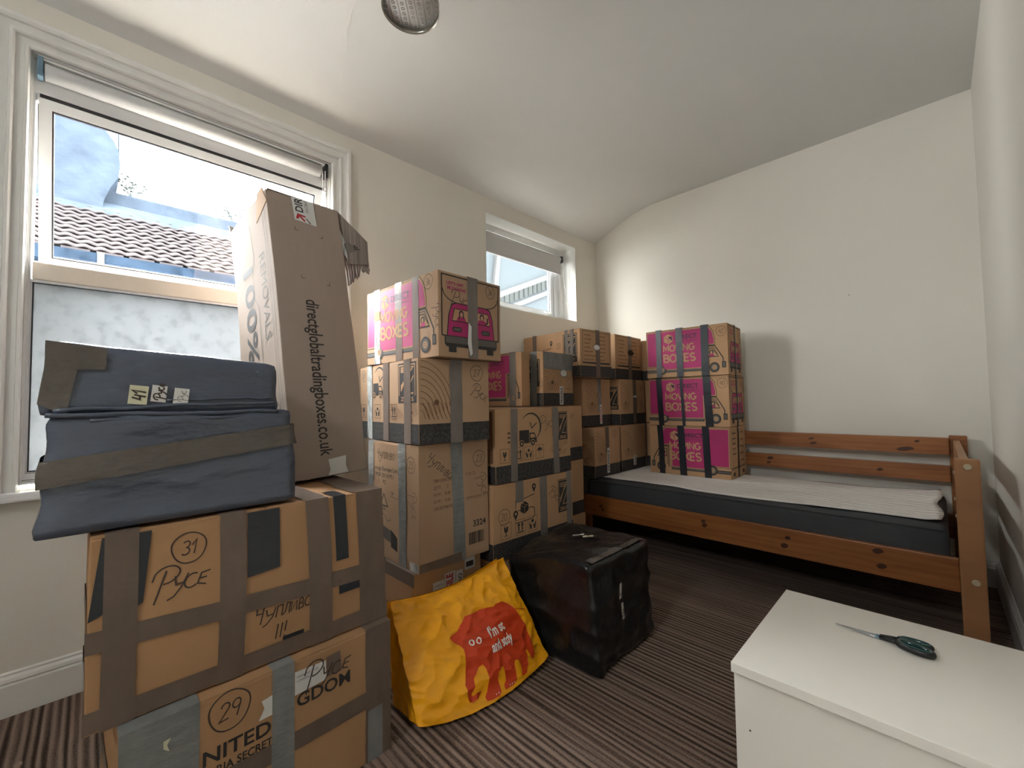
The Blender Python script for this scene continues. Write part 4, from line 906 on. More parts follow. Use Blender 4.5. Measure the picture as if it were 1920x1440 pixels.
I.flush(c.root); J.flush(c.root); c.tape('L', .094, .150, 'clear', wob=.004); c.tape('L', .268, .325, 'tape', slant=.003); c.tape('L', .467, .526, 'tape'); c.tape('R', .138, .196, 'tapegrey', wob=.003)
c = Carton('moving_box', 'pink printed moving box number 36 with van front, topmost of the tall stack', (.868, .926), 2.5, .531, .337, .333, 1.174, mat='card2')
I = c.L(); J = c.R(); van_side(I, c.w, c.h); I.circled('36', .470, .296, .028); I.hand('PyCE', .50, .20, .04, rot=-80); van_front(J, c.d, c.h); J.circled('36', .274, .290, .026); J.hand('PyCe', .055, .225, .048, rot=-12, w=.0026)
I.flush(c.root); J.flush(c.root); c.tape('L', .070, .118, 'clear', wob=.004); c.tape('L', .239, .290, 'tape'); c.tape('L', .364, .408, 'tape'); c.tape('R', .147, .201, 'tapegrey', wob=.003)
J = c.R(); J.layer = 7; J.poly('paper', [(.143, .06), (.150, .145), (.165, .13), (.163, .075), (.168, .02), (.156, .01)]); J.flush(c.root, {'paper': 'torn_tape_edge'})
I = c.L(); I.layer = 7; I.rect('card', .070, .118, .195, .235); I.flush(c.root, {'card': 'cardboard_patch'})

# near left stack ------------------------------------------------------------------------------
c = Carton('large_carton', 'large brown carton number 29 with grey tape, on the floor below carton 31', (1.045, .049), 2.0, .40, .588, .364, 0, mat='carddark')
J = c.R(); J.layer = 0; J.text('ink', 'NITED', .131, .222, .032, bold=.018, width=.136); J.text('ink', 'GDOM', .326, .248, .032, bold=.018, width=.138); J.text('ink', 'VICTORIA SECRET', .093, .194, .018, bold=.02, width=.178)
J.circled('29', .183, .318, .040, w=.003); J.layer = 3; J.poly('paper', [(.240, .262), (.272, .262), (.272, .308), (.246, .304), (.252, .285)]); J.poly('paper', [(.322, .280), (.400, .284), (.398, .332), (.322, .336)]); J.poly('tape', [(.40, .288), (.440, .288), (.436, .342), (.40, .338)]); J.layer = 5
J.hand('PyCE', .338, .288, .052, w=.0032, slant=.25); J.layer = 6
J.text('inkgrey', 'ANDREWS & CO', .326, .320, .005); J.text('inkgrey', 'LONDON SE', .326, .310, .005); J.flush(c.root)
c.tape('R', -.002, .127, 'silver'); c.tape('R', .269, .321, 'silver'); c.tape('R', .509, .587, 'tape'); c.tape('H', .148, .194, 'tape', off=.0016)
c.tape('R', .515, .56, 'silver', ends=(0, .14), off=.003)
J = c.R(); J.layer = 9; J.poly('yellowpaper', [(.066, .318), (.078, .320), (.072, .308), (.076, .294), (.066, .303)]); J.poly('yellowpaper', [(.052, .255), (.057, .258), (.054, .245)]); J.flush(c.root, {'yellowpaper': 'torn_tape_gap'})
def bulge31(p):
    return Vector((p.x + .012 * math.sin(PI * min(1, max(0, (p.y + .31) / .62))) * (1 if p.x > 0 else 0) * math.sin(PI * min(1, max(0, p.z / .38))), p.y + (.012 * (p.z / .38 - .5) if p.y > 0 else -.012 * (p.z / .38 - .5) * .3) * -1, p.z))
c = Carton('large_carton', 'large brown carton number 31 crossed with brown and black tape', (1.002, 0.002), 0.6, .335, .630, .379, .3655, mat='carddark', warp=bulge31)
J = c.R(); J.layer = 0
J.circled('31', .157, .322, .031, w=.0026); J.hand('PyCE', .088, .236, .052, w=.003, slant=.25, track=.80); J.hand('Чyпливо', .283, .108, .043, w=.003, step=.03, track=.92); J.hand('II!', .325, .055, .042, w=.003)
J.layer = 4; J.poly('blacktape', [(.0, .216), (.022, .226), (.024, .375), (.017, .375)]); J.poly('blacktape', [(.072, .225), (.081, .230), (.093, .374), (.072, .374)])
J.poly('blacktape', [(.269, .225), (.340, .232), (.347, .375), (.269, .375)]); J.poly('blacktape', [(.488, .112), (.548, .112), (.548, .142), (.518, .140), (.518, .150), (.488, .150)]); J.layer = 2; J.rect('blacktape', .345, .395, .010, .055)
J.flush(c.root, {'blacktape': 'black_tape_patch'})
c.tape('R', .021, .073, 'tape', off=.0034); c.tape('R', .214, .266, 'tape', off=.0034); c.tape('R', .409, .469, 'tape', off=.0034); c.tape('R', .482, .517, 'blacktape', 'black_tape_strip', off=.0028, ends=(.204, .378)); c.tape('R', .548, .628, 'tape', off=.0034)
c.tape('H', .142, .184, 'tape', off=.0026, slant=-.025); c.tape('H', .004, .045, 'tape', off=.0024)
T = c.T(); T.layer = 6; T.rect('tape', .19, .33, .54, .62); T.rect('clear', .30, .33, .56, .615); T.flush(c.root, {'clear': 'shiny_tape_end'})

# tall leaning box ----------------------------------------------------------------------------
yaw_, lean, back = math.radians(6), math.radians(10.2), math.radians(2.2)
Rm = (Matrix.Rotation(back, 4, 'X') @ Matrix.Rotation(-lean, 4, 'Y') @ Matrix.Rotation(yaw_, 4, 'Z'))
TW, TD, TH_ = .355, .262, 1.020
nb = Vector((.752, .458, .757)); org = nb - (Rm.to_3x3() @ Vector((TW / 2, -TD / 2, 0)))
tallm = Matrix.Translation(org) @ Rm
c = Carton('tall_carton', 'tall upright brown carton leaning before the large window, web address running downwards', (0, 0), 0, TW, TD, TH_, 0, mat='cardgrey', tilt=tallm, amp=.004, open_top=True)
J = c.R(); I = c.L(); h = c.h
J.text('ink', 'directglobaltradingboxes.co.uk', .095, h * .612, .046, rot=-90, bold=.012, width=h * .545)
for (x_, z_) in ((.085, .885), (.185, .875), (.09, .70), (.19, .69)): J.line('ink', [(x_, z_ + .012), (x_, z_), (x_ + (.012 if x_ < .15 else -.012), z_)], .0018)
J.layer = 4; J.poly('paper', [(.085, h + .0), (.165, h - .004), (.168, h - .10), (.088, h - .094)]); J.layer = 5
J.text('ink', 'DIR', .122, h - .060, .028, rot=90, bold=.02, width=.056); J.text('inkgrey', 'GLOBA', .142, h - .056, .012, rot=90, width=.050)
J.poly('red', [(.093, h - .088), (.100, h - .066), (.130, h - .070), (.126, h - .076), (.112, h - .074), (.128, h - .090), (.121, h - .093), (.106, h - .078), (.102, h - .088)]); J.poly('inkgrey', [(.128, h - .078), (.133, h - .077), (.148, h - .096), (.142, h - .097)])
J.layer = 4; J.poly('paper', [(.118, .055), (.185, .062), (.180, .03), (.186, .004), (.112, .002), (.122, .02)]); J.rect('tape', .0, .26, .0, .045) if False else None; J.flush(c.root)
I.text('ink', '100%', .085, h * .82, .09, rot=-90, bold=.02, width=.40); I.text('inkgrey', 'RECYCLABLE', .085, h * .38, .03, rot=-90, width=.25)
I.line('inkgrey', [(.20, h * .93), (.20, h * .80), (.17, h * .76), (.17, h * .66), (.20, h * .62), (.20, h * .40), (.25, h * .40)], .003); I.text('inkgrey', 'REMOVALS', .24, h * .80, .05, rot=-90, width=.32); I.line('inkgrey', [(.31, h * .98), (.31, h * .1)], .002); I.line('inkgrey', [(.33, h * .98), (.33, h * .1)], .002)
I.ring('inkgrey', .22, h * .36, .03, .003); I.ring('inkgrey', .26, h * .22, .05, .003); I.line('inkgrey', [(.20, h * .15), (.33, h * .27)], .002); I.flush(c.root)
# top flaps
b = bmesh.new(); bx(b, -TW / 2 + .03, TW / 2 - .002, -TD / 2 + .004, TD / 2 - .004, h - .004, h - .001); obj('flap', b, 'cardgrey', c.root)
b = bmesh.new(); hexa(b, [(-TW / 2, -TD / 2, h - .006), (-TW / 2, TD / 2 - .05, h - .006), (-TW / 2 - .05, TD / 2 - .08, h + .045), (-TW / 2 - .045, -TD / 2 + .01, h + .05), (-TW / 2 - .003, -TD / 2, h - .009), (-TW / 2 - .003, TD / 2 - .05, h - .009), (-TW / 2 - .053, TD / 2 - .08, h + .042), (-TW / 2 - .048, -TD / 2 + .01, h + .047)]); obj('raised_flap', b, 'cardback', c.root)
# crushed folded edge
b = bmesh.new(); hexa(b, [(TW / 2 - .10, -TD / 2 - .003, h - .09), (TW / 2 - .002, -TD / 2 - .003, h - .05), (TW / 2 - .03, -TD / 2 - .006, h + .012), (TW / 2 - .07, -TD / 2 - .006, h + .006), (TW / 2 - .10, -TD / 2, h - .09), (TW / 2 - .002, -TD / 2, h - .05), (TW / 2 - .03, -TD / 2, h + .012), (TW / 2 - .07, -TD / 2, h + .006)]); obj('crushed_edge', b, 'card2', c.root)
# torn flap hanging on the far side: ridged sheet with ragged lower edge
b = bmesh.new(); random.seed(11); N_ = 26; R0 = []
for i in range(N_ + 1):
    t = i / N_; ragged = .018 * random.random() + (.03 if 8 < i < 12 else 0)
    xx_ = TW / 2 - .012 - .14 * t; row = []
    for j in range(7):
        s_ = j / 6; L_ = .205 - ragged - .05 * (1 - t) * 0
        out = .012 + .105 * math.sin(min(1, s_ * 1.5) * PI / 2) * (1 - .12 * t); z_ = h - .012 - s_ * L_ - .02 * t + (.0 if s_ < .3 else 0)
        row.append(b.verts.new((xx_ + .004 * math.sin(i * 1.9) , TD / 2 + out + .003 * (i % 2), z_)))
    R0.append(row)
for i in range(N_):
    for j in range(6): b.faces.new([R0[i][j], R0[i + 1][j], R0[i + 1][j + 1], R0[i][j + 1]])
g = bmesh.ops.extrude_face_region(b, geom=b.faces[:])
for v in [e for e in g['geom'] if isinstance(e, bmesh.types.BMVert)]: v.co += Vector((.0, -.004, -.001))
bmesh.ops.recalc_face_normals(b, faces=b.faces); obj('torn_flap', b, 'cardback', c.root)
b = bmesh.new()
hexa(b, [(TW / 2 - .006, TD / 2, h - .004), (TW / 2 - .006, TD / 2 + .118, h - .10), (TW / 2 - .006, TD / 2 + .112, h - .20), (TW / 2 - .006, TD / 2 + .02, h - .215), (TW / 2 - .010, TD / 2, h - .004), (TW / 2 - .010, TD / 2 + .118, h - .10), (TW / 2 - .010, TD / 2 + .112, h - .20), (TW / 2 - .010, TD / 2 + .02, h - .215)])
hexa(b, [(TW / 2 - .006, TD / 2 + .085, h - .205), (TW / 2 - .006, TD / 2 + .118, h - .215), (TW / 2 - .006, TD / 2 + .112, h - .24), (TW / 2 - .006, TD / 2 + .078, h - .225), (TW / 2 - .010, TD / 2 + .085, h - .205), (TW / 2 - .010, TD / 2 + .118, h - .215), (TW / 2 - .010, TD / 2 + .112, h - .24), (TW / 2 - .010, TD / 2 + .078, h - .225)])
for v in b.verts: v.co.x += .004 * math.sin(v.co.z * 200)
obj('torn_flap_edge', b, 'cardback', c.root)
I = Ink(lambda u, v, o: (TW / 2 - .0055 + o, TD / 2 + u, h + v)); I.poly('tapegrey', [(.012, -.135), (.085, -.075), (.112, -.10), (.112, -.125), (.02, -.175)]); I.poly('clear', [(.0, -.08), (.02, -.13), (.02, -.2), (.0, -.17)]); I.layer = 1; I.text('ink', 'ECT', .055, -.150, .020, rot=15, bold=.03, width=.045); I.flush(c.root, {'tapegrey': 'tape_remnant', 'clear': 'tape_remnant'})

# ---------------------------------------------------------------- black wrapped parcels
def wrapped(name, label, c0, dims, mat, seed, yaw=0, amp=.010, sag=.0, skew=None, cat='parcel', n=26, bevel=.02, fold_dir=(2.0, 3.5, 9.0), k2=.5):
    w, d, h = dims; t = thing(name, label, cat, c0, math.radians(yaw))
    b = box_bm(-w / 2, w / 2, -d / 2, d / 2, 0, h, bevel=bevel)
    for _ in range(1): bmesh.ops.subdivide_edges(b, edges=[e for e in b.edges if e.calc_length() > .04], cuts=n, use_grid_fill=True)
    cen = Vector((0, 0, h / 2))
    def D(p):
        q = Vector(p); nn = Vector(((q.x) / (w / 2), (q.y) / (d / 2), (q.z - h / 2) / (h / 2)))
        m = max(abs(nn.x), abs(nn.y), abs(nn.z)); dr = Vector((nn.x ** 5, nn.y ** 5, nn.z ** 5 if q.z > .02 * h else 0)); dr = dr.normalized() if dr.length else dr
        f1 = noise.noise(Vector((q.x * fold_dir[0], q.y * fold_dir[1], q.z * fold_dir[2])) + Vector((seed, 0, 0)))
        f2 = 1 - abs(noise.noise(Vector((q.x * 4 + q.z * 3, q.y * 3.2 + q.z * 7, q.z * 9 - q.y * 2)) + Vector((0, seed, 0)))) * 2.6
        f3 = (1 - abs(noise.noise(Vector((q.x * 5 - q.y * 7, q.y * 4 + q.z * 3, q.z * 6 - q.x * 4)) + Vector((0, 0, seed)))) * 2.6) * .8
        q = q + dr * (amp * (f1 * .9 + (f2 + f3) * k2 * .6) - amp * .3)
        return skew(q) if skew else q
    for v in b.verts: v.co = D(v.co)
    obj('wrapping', b, mat, t, True); return t, D
def wlabel(t, D, fmap, items):
    for (mat, pts, name, txt) in items:
        cu = sum(p[0] for p in pts) / len(pts); cv = sum(p[1] for p in pts) / len(pts); e = .07
        o0 = Vector(fmap(cu, cv, 0)); du = (Vector(fmap(cu + e, cv, 0)) - Vector(fmap(cu - e, cv, 0))).normalized(); dv = (Vector(fmap(cu, cv + e, 0)) - Vector(fmap(cu, cv - e, 0))).normalized(); nn = du.cross(dv).normalized(); dv = nn.cross(du)
        lift = max((Vector(fmap(p[0], p[1], 0)) - o0).dot(nn) for p in pts + [(cu, cv)]) + .0045
        I = Ink(lambda u, v, o, o0=o0, du=du, dv=dv, nn=nn, cu=cu, cv=cv, lift=max(.001, lift): o0 + du * (u - cu) + dv * (v - cv) + nn * (lift + o), grid=.02, base=.0008); I.poly(mat, pts); I.layer = 1
        if txt: txt(I)
        I.flush(t, {mat: name})
pw, pd, ph = .42, .440, .242
def skew_low(q): return Vector((q.x, q.y * (1 + .06 * (1 - q.z / .24)), q.z))
t, Dl = wrapped('wrapped_parcel', 'lower black plastic-wrapped parcel with a brown tape band, under the labelled black parcel', (.985 - pw / 2, .160, .7485), (pw, pd, ph), 'bag', 3.1, 0, .011, skew=skew_low, fold_dir=(3, 1.6, 14))
# brown tape band as a sloping belt around the parcel
def belt(t, D, w, d, z0a, z0b, wid, mat, name, off=.006, n=26):
    b = bmesh.new(); per = []
    for (p, q) in (((w / 2, -d / 2), (w / 2, d / 2)), ((w / 2, d / 2), (-w / 2, d / 2)), ((-w / 2, d / 2), (-w / 2, -d / 2)), ((-w / 2, -d / 2), (w / 2, -d / 2))):
        for i in range(n): s_ = i / n; per.append((p[0] + (q[0] - p[0]) * s_, p[1] + (q[1] - p[1]) * s_))
    rows = []
    for (x, y) in per:
        zc = z0a + (z0b - z0a) * (y + d / 2) / d; row = []
        for s_ in (0, .25, .5, .75, 1):
            q = D((x * .999, y * .999, zc + wid * s_)); ex_ = Vector((x / (w / 2), y / (d / 2), 0)); ex_ = Vector((ex_.x ** 5, ex_.y ** 5, 0)).normalized(); row.append(b.verts.new(q + ex_ * off))
        rows.append(row)
    for i in range(len(rows)):
        j = (i + 1) % len(rows)
        for k in range(4): b.faces.new([rows[i][k], rows[j][k], rows[j][k + 1], rows[i][k + 1]])
    bmesh.ops.recalc_face_normals(b, faces=b.faces); return obj(name, b, mat, t, True)
M['beltmat'] = nmat('brown_tape_on_black', (.105, .090, .076), .24, bump=((16, 20, 40), .7, .01))
belt(t, Dl, pw, pd, .098, .150, .052, 'beltmat', 'tape_band')
pw2, pd2, ph2 = .40, .425, .136
def skew_up(q): return Vector((q.x, q.y * (1 - .045 * q.z / .13), q.z + .014 * (-q.y) / .21 * min(1, max(0, q.z / .06))))
t, Du = wrapped('wrapped_parcel', 'upper black plastic-wrapped parcel with three small paper labels, before the large window', (.975 - pw2 / 2, .140, .984), (pw2, pd2, ph2), 'bag', 2.6, 0, .008, skew=skew_up, fold_dir=(3, 3, 10), cat='parcel')
fm = lambda u, v, o: Du((pw2 / 2, -pd2 / 2 + u, v)) + Vector((o, 0, 0))
wlabel(t, Du, fm, [('yellowpaper', [(.127, .020), (.158, .018), (.160, .058), (.129, .060)], 'paper_label', lambda I: I.hand('41', .135, .026, .026, rot=90, w=.0035, slant=0) if False else I.hand('41', .156, .028, .024, rot=90, w=.0035)),
                   ('paper', [(.164, .026), (.190, .024), (.192, .060), (.166, .062)], 'paper_label', lambda I: I.hand('PyCe', .186, .028, .016, rot=90, w=.0028)),
                   ('paper', [(.203, .022), (.230, .020), (.232, .056), (.205, .058)], 'paper_label', lambda I: I.hand('PyC', .226, .026, .014, rot=90, w=.0012, mat='inkgrey'))])
I = Ink(fm, grid=.02, base=.004); I.poly('beltmat', [(.0, .02), (.040, .004), (.048, .082), (.090, .086), (.090, .130), (.0, .133)]); I.flush(t, {'beltmat': 'tape_band'})
for (z0f, z1f, ya, yb, rr, sd) in ((.010, .028, -.19, .20, .0045, 1), (.000, -.004, -.20, .205, .005, 2), (-.012, -.016, -.14, .16, .004, 3), (.030, .044, -.02, .19, .0032, 4)):
    b = bmesh.new(); n_ = 30; pts = []
    for k in range(n_ + 1):
        q_ = k / n_; y_ = ya + (yb - ya) * q_; z_ = z0f + (z1f - z0f) * q_ + .004 * noise.noise(Vector((q_ * 5, sd, 0)))
        base_ = Du((pw2 / 2, y_, max(.004, z_))) if z_ > 0 else Du((pw2 / 2, y_, .004)) + Vector((.004, 0, z_))
        pts.append(base_ + Vector((.003, 0, 0)))
    tube(b, pts, rr, 8)
    obj('plastic_fold', b, 'bag', t, True)
# black cube parcel on the floor
cw, cd, chh = .415, .440, .385
def skew_c(q): return Vector((q.x + .03 * (-q.z / .385 + .3) * (.6 - .4 * q.y / .22), q.y - .010 * (q.z / .385), q.z * (1 - .06 * max(0, -q.x) / .2 * max(0, -q.y) / .2) + (.02 * math.sin(q.x * 9 + 1) * (q.z / .385) * .5)))
t, Dc = wrapped('wrapped_parcel', 'square black bin-liner wrapped parcel standing on the carpet in front of the bed', (1.293 - cw / 2, 1.282 + cd / 2, .004), (cw, cd, chh), 'bag2', 5.2, 2.5, .019, skew=skew_c, fold_dir=(3.5, 3.5, 4.5), k2=.75, n=40)
fr = lambda u, v, o: Dc((cw / 2, -cd / 2 + u, v)) + Vector((o, 0, 0)); ft = lambda u, v, o: Dc((-cw / 2 + u, -cd / 2 + v, chh)) + Vector((0, 0, o))
wlabel(t, Dc, fr, [('paper', [(.168, .225), (.186, .225), (.186, .285), (.168, .285)], 'paper_label', lambda I: I.hand('19', .183, .235, .014, rot=90, w=.002)), ('paper', [(.178, .145), (.196, .145), (.196, .205), (.178, .205)], 'paper_label', lambda I: I.hand('PyCe', .193, .150, .013, rot=90, w=.002))])
wlabel(t, Dc, ft, [('paper', [(.165, .245), (.205, .275), (.192, .292), (.152, .262)], 'paper_label', lambda I: I.hand('PyCe', .163, .262, .012, rot=37, w=.0018)), ('yellowpaper', [(.212, .252), (.248, .280), (.235, .298), (.198, .27)], 'paper_label', lambda I: I.hand('19', .222, .268, .012, rot=37, w=.0018))])
I = Ink(ft, grid=.02, base=.005); I.rect('beltmat', .378, .404, .03, .40); I.flush(t, {'beltmat': 'tape_band'})

# ================================================================= YELLOW ELEPHANT BAG
bag = thing('shopping_bag', 'yellow woven plastic shopping bag printed with an orange elephant, leaning on the cartons', 'bag', (1.0, .95, 0))
BL, BR, TL, TR = Vector((1.035, .715, .022)), Vector((1.100, 1.246, .030)), Vector((.898, .705, .345)), Vector((.915, 1.195, .362))
def S(u, v):
    p = (BL * (1 - u) + BR * u) * (1 - v) + (TL * (1 - u) + TR * u) * v
    bu = max(0, math.sin(PI * u)) ** .7; low = (1 - v) ** 2
    p = p + Vector((.050 * bu * low * (1.25 - .7 * u) + .035 * bu * math.sin(PI * min(1, v * 1.0)) * (1 - v * .5), 0, -.018 * bu * low))
    p.z -= .055 * math.sin(PI * u) * v ** 2 * (1 - .0 * u) * .55
    q = Vector((u * 4.2, v * 3.4, 0))
    f1 = 1 - abs(noise.noise(q * 1.6 + Vector((3, 0, 0)))) * 2.4; f2 = 1 - abs(noise.noise(Vector((u * 9 + v * 5, v * 9 - u * 3, 2)))) * 2.4; f3 = noise.noise(Vector((u * 26, v * 22, 5)))
    p = p + Vector((.93, 0, .36)) * (.007 * f1 + .0035 * f2 + .0012 * f3)
    p.z = max(p.z, .004); return p
def SB(u, v):
    p = (Vector((.880, .725, .0)) * (1 - u) + Vector((.885, 1.235, .0)) * u) * (1 - v) + (Vector((.868, .708, .338)) * (1 - u) + Vector((.885, 1.192, .356)) * u) * v
    p.z -= .055 * math.sin(PI * u) * v ** 2 * .55
    p.z = max(p.z, .004); return p
off_ = Vector((1.0, .95, 0)); NU, NV = 230, 190
b = bmesh.new(); Gf = [[b.verts.new(S(i / NU, j / NV) - off_) for j in range(NV + 1)] for i in range(NU + 1)]
for i in range(NU):
    for j in range(NV): b.faces.new([Gf[i][j], Gf[i + 1][j], Gf[i + 1][j + 1], Gf[i][j + 1]])
obj('front_panel', b, 'yellow', bag, True)
def sheet(fn, nu, nv, name, mat='yellow'):
    b = bmesh.new(); G_ = [[b.verts.new(fn(i / nu, j / nv) - off_) for j in range(nv + 1)] for i in range(nu + 1)]
    for i in range(nu):
        for j in range(nv): b.faces.new([G_[i][j], G_[i + 1][j], G_[i + 1][j + 1], G_[i][j + 1]])
    bmesh.ops.recalc_face_normals(b, faces=b.faces); return obj(name, b, mat, bag, True)
sheet(SB, 30, 20, 'back_panel')
def gus(u0):
    def fn(s_, v):
        a, c_ = S(u0, v), SB(u0, v); p = a.lerp(c_, s_); p.y += (.030 if u0 == 0 else -.030) * math.sin(PI * s_) * v + .006 * noise.noise(Vector((s_ * 5, v * 7, u0))); return p
    return fn
sheet(gus(0), 12, 30, 'side_gusset'); sheet(gus(1), 12, 30, 'side_gusset'); sheet(lambda s_, u: S(u, 0).lerp(SB(u, 0), s_), 8, 30, 'base')
b = bmesh.new(); tube(b, [S(i / 60, 1) - off_ + Vector((.0, 0, .002)) for i in range(61)], .0022, 6); obj('rim', b, 'yellow', bag)
ELE = [(0.352, 0.55), (0.375, 0.565), (0.417, 0.578), (0.45, 0.625), (0.507, 0.682), (0.569, 0.672), (0.636, 0.675), (0.691, 0.658), (0.732, 0.638), (0.763, 0.648), (0.814, 0.637), (0.852, 0.588), (0.882, 0.519), (0.898, 0.45), (0.909, 0.355), (0.915, 0.265), (0.909, 0.182), (0.903, 0.101), (0.897, 0.036), (0.877, 0.006), (0.856, 0.004), (0.847, 0.049), (0.851, 0.109), (0.832, 0.112), (0.821, 0.05), (0.809, -0.01), (0.777, -0.058), (0.743, -0.059), (0.729, -0.045), (0.747, -0.016), (0.753, 0.048), (0.744, 0.093), (0.717, 0.108), (0.704, 0.075), (0.695, 0.001), (0.689, -0.048), (0.661, -0.07), (0.604, -0.07), (0.586, -0.066), (0.593, -0.032), (0.615, -0.006), (0.619, 0.056), (0.623, 0.119), (0.609, 0.133), (0.579, 0.104), (0.565, 0.047), (0.565, -0.004), (0.554, -0.06), (0.532, -0.079), (0.484, -0.076), (0.45, -0.068), (0.45, -0.038), (0.473, -0.002), (0.49, 0.064), (0.503, 0.12), (0.507, 0.184), (0.497, 0.228), (0.468, 0.218), (0.438, 0.183), (0.413, 0.145), (0.401, 0.089), (0.377, 0.053), (0.37, 0.032), (0.383, 0.018), (0.405, 0.031), (0.436, 0.032), (0.434, 0.014), (0.408, -0.014), (0.373, -0.03), (0.343, -0.013), (0.322, 0.029), (0.327, 0.081), (0.352, 0.142), (0.373, 0.206), (0.389, 0.275), (0.402, 0.346), (0.415, 0.413), (0.397, 0.457), (0.362, 0.503)]
VB = .10
ELE = [(.915 - (.915 - x) * 1.07, (y + VB) / (1 + VB)) for x, y in ELE]
def inside(x, y, P):
    r = False; n = len(P); j = n - 1
    for i in range(n):
        if (P[i][1] > y) != (P[j][1] > y) and x < (P[j][0] - P[i][0]) * (y - P[i][1]) / (P[j][1] - P[i][1]) + P[i][0]: r = not r
        j = i
    return r
def Sn(u, v, o):
    e = .004; du = S(min(1, u + e), v) - S(max(0, u - e), v); dv = S(u, min(1, v + e)) - S(u, max(0, v - e)); n_ = du.cross(dv).normalized()
    if n_.x < 0: n_ = -n_
    return S(u, v) + n_ * o - off_
b = bmesh.new(); cache = {}; u0_, u1_ = int(.31 * NU), int(.93 * NU); ss = 1
def vget(i, j):
    if (i, j) not in cache: cache[(i, j)] = b.verts.new(Sn(i / (NU * 2), j / (NV * 2), .0008))
    return cache[(i, j)]
for i in range(int(.31 * NU * 2), int(.93 * NU * 2)):
    for j in range(0, int(.76 * NV * 2)):
        if inside((i + .5) / (NU * 2), (j + .5) / (NV * 2), ELE): b.faces.new([vget(i, j), vget(i + 1, j), vget(i + 1, j + 1), vget(i, j + 1)])
obj('printed_elephant', b, 'orange', bag, True)
def bagtext(fn, mat, name):
    I = Ink(lambda u, v, o: Sn(u, v, .0016 + o), grid=.012); fn(I); I.flush(bag, {mat: name})
def _t(I):
    q = 1 / (1 + VB)
    I.text('white', "I'm st", .585, (.400 + VB) * q, .088, bold=.03, width=.150); I.text('white', 'and stdy', .567, (.275 + VB) * q, .085, rot=-2, bold=.03, width=.185)
    I.ring('white', .445, (.440 + VB) * q, .015, .010, .023); I.ring('white', .495, (.430 + VB) * q, .015, .010, .023)
    for x_ in (.612, .628, .646, .49, .51): I.disc('white', x_, (-.055 + VB) * q, .004, .005)
bagtext(_t, 'white', 'white_lettering')
b = bmesh.new(); tube(b, [Sn(.885, (.50 + VB) / (1 + VB), .001), Sn(.93, (.47 + VB) / (1 + VB), .001), Sn(.975, (.43 + VB) / (1 + VB), .001)], .0016, 5); obj('printed_tail', b, 'orange', bag)

# ================================================================= WHITE STORAGE CHEST AND SCISSORS
st = thing('storage_chest', 'low white laminate storage chest with scissors on its lid', 'chest', (2.11, 1.25, 0))
sx0, sx1, sy0_, sy1_, SZ = 1.843, 2.362, 1.006, 1.494, .42
def sp(name, b, mat='chest'):
    o = obj(name, b, mat, st); o.matrix_parent_inverse = Matrix.Translation(-Vector(st.location)); return o
sp('lid', box_bm(sx0, sx1, sy0_, sy1_, SZ - .021, SZ, bevel=.0015)); sp('front_panel', box_bm(sx0 + .003, sx1 - .003, sy0_ + .009, sy0_ + .027, .0, SZ - .0225, bevel=.001))
sp('side_panel', box_bm(sx0 + .004, sx0 + .022, sy0_ + .022, sy1_ - .004, .0, SZ - .0225)); sp('side_panel', box_bm(sx1 - .022, sx1 - .004, sy0_ + .022, sy1_ - .004, .0, SZ - .0225)); sp('back_panel', box_bm(sx0 + .022, sx1 - .022, sy1_ - .022, sy1_ - .004, .0, SZ - .0225))
b = bmesh.new(); bmesh.ops.create_cone(b, cap_ends=True, segments=12, radius1=.0018, radius2=.0018, depth=.001, matrix=Matrix.Translation((1.875, sy0_ + .0086, .285)) @ Matrix.Rotation(PI / 2, 4, 'X')); sp('nail_hole', b, 'knot')
sc = thing('scissors', 'closed scissors with dark green and black handles on the white chest lid', 'scissors', (2.07, 1.34, SZ + .001), math.radians(-3))
def flat(name, pts, z0, z1, mat):
    b = bmesh.new(); vs = [b.verts.new((x, y, z0)) for x, y in pts]; f = b.faces.new(vs); r = bmesh.ops.extrude_face_region(b, geom=[f])
    for v in [e for e in r['geom'] if isinstance(e, bmesh.types.BMVert)]: v.co.z = z1
    bmesh.ops.recalc_face_normals(b, faces=b.faces); return obj(name, b, mat, sc)
flat('blade', [(-.088, .0015), (-.01, .0075), (.004, .006), (.004, -.002), (-.02, -.003)], .003, .0045, 'steel'); flat('blade', [(-.087, .000), (-.02, .003), (.004, .003), (.004, -.0065), (-.01, -.006)], .0015, .0029, 'steel')
b = bmesh.new(); bmesh.ops.create_cone(b, cap_ends=True, segments=18, radius1=.0055, radius2=.0048, depth=.007, matrix=Matrix.Translation((-.006, 0, .004))); obj('pivot', b, 'bluegrey', sc)
def loop(name, cx, cy, rx, ry, rot, r, mat):
    b = bmesh.new(); n_ = 28; ca, sa = math.cos(rot), math.sin(rot); rings = []
    for k in range(n_):
        a = 2 * PI * k / n_; c_ = Vector((cx + rx * math.cos(a) * ca - ry * math.sin(a) * sa, cy + rx * math.cos(a) * sa + ry * math.sin(a) * ca, .0075)); nn = Vector((math.cos(a) * ca - math.sin(a) * sa, math.cos(a) * sa + math.sin(a) * ca, 0))
        rings.append([b.verts.new(c_ + nn * r * math.cos(t_) + Vector((0, 0, r * 1.25 * math.sin(t_)))) for t_ in [2 * PI * q / 8 for q in range(8)]])
    for k in range(n_):
        A, B = rings[k], rings[(k + 1) % n_]
        for q in range(8): b.faces.new([A[q], A[(q + 1) % 8], B[(q + 1) % 8], B[q]])
    bmesh.ops.recalc_face_normals(b, faces=b.faces); return obj(name, b, mat, sc, True)
hA = loop('handle', .058, .012, .027, .0105, .05, .0052, 'blackpl'); hB = loop('handle', .060, -.014, .030, .013, -.22, .0058, 'blackpl')
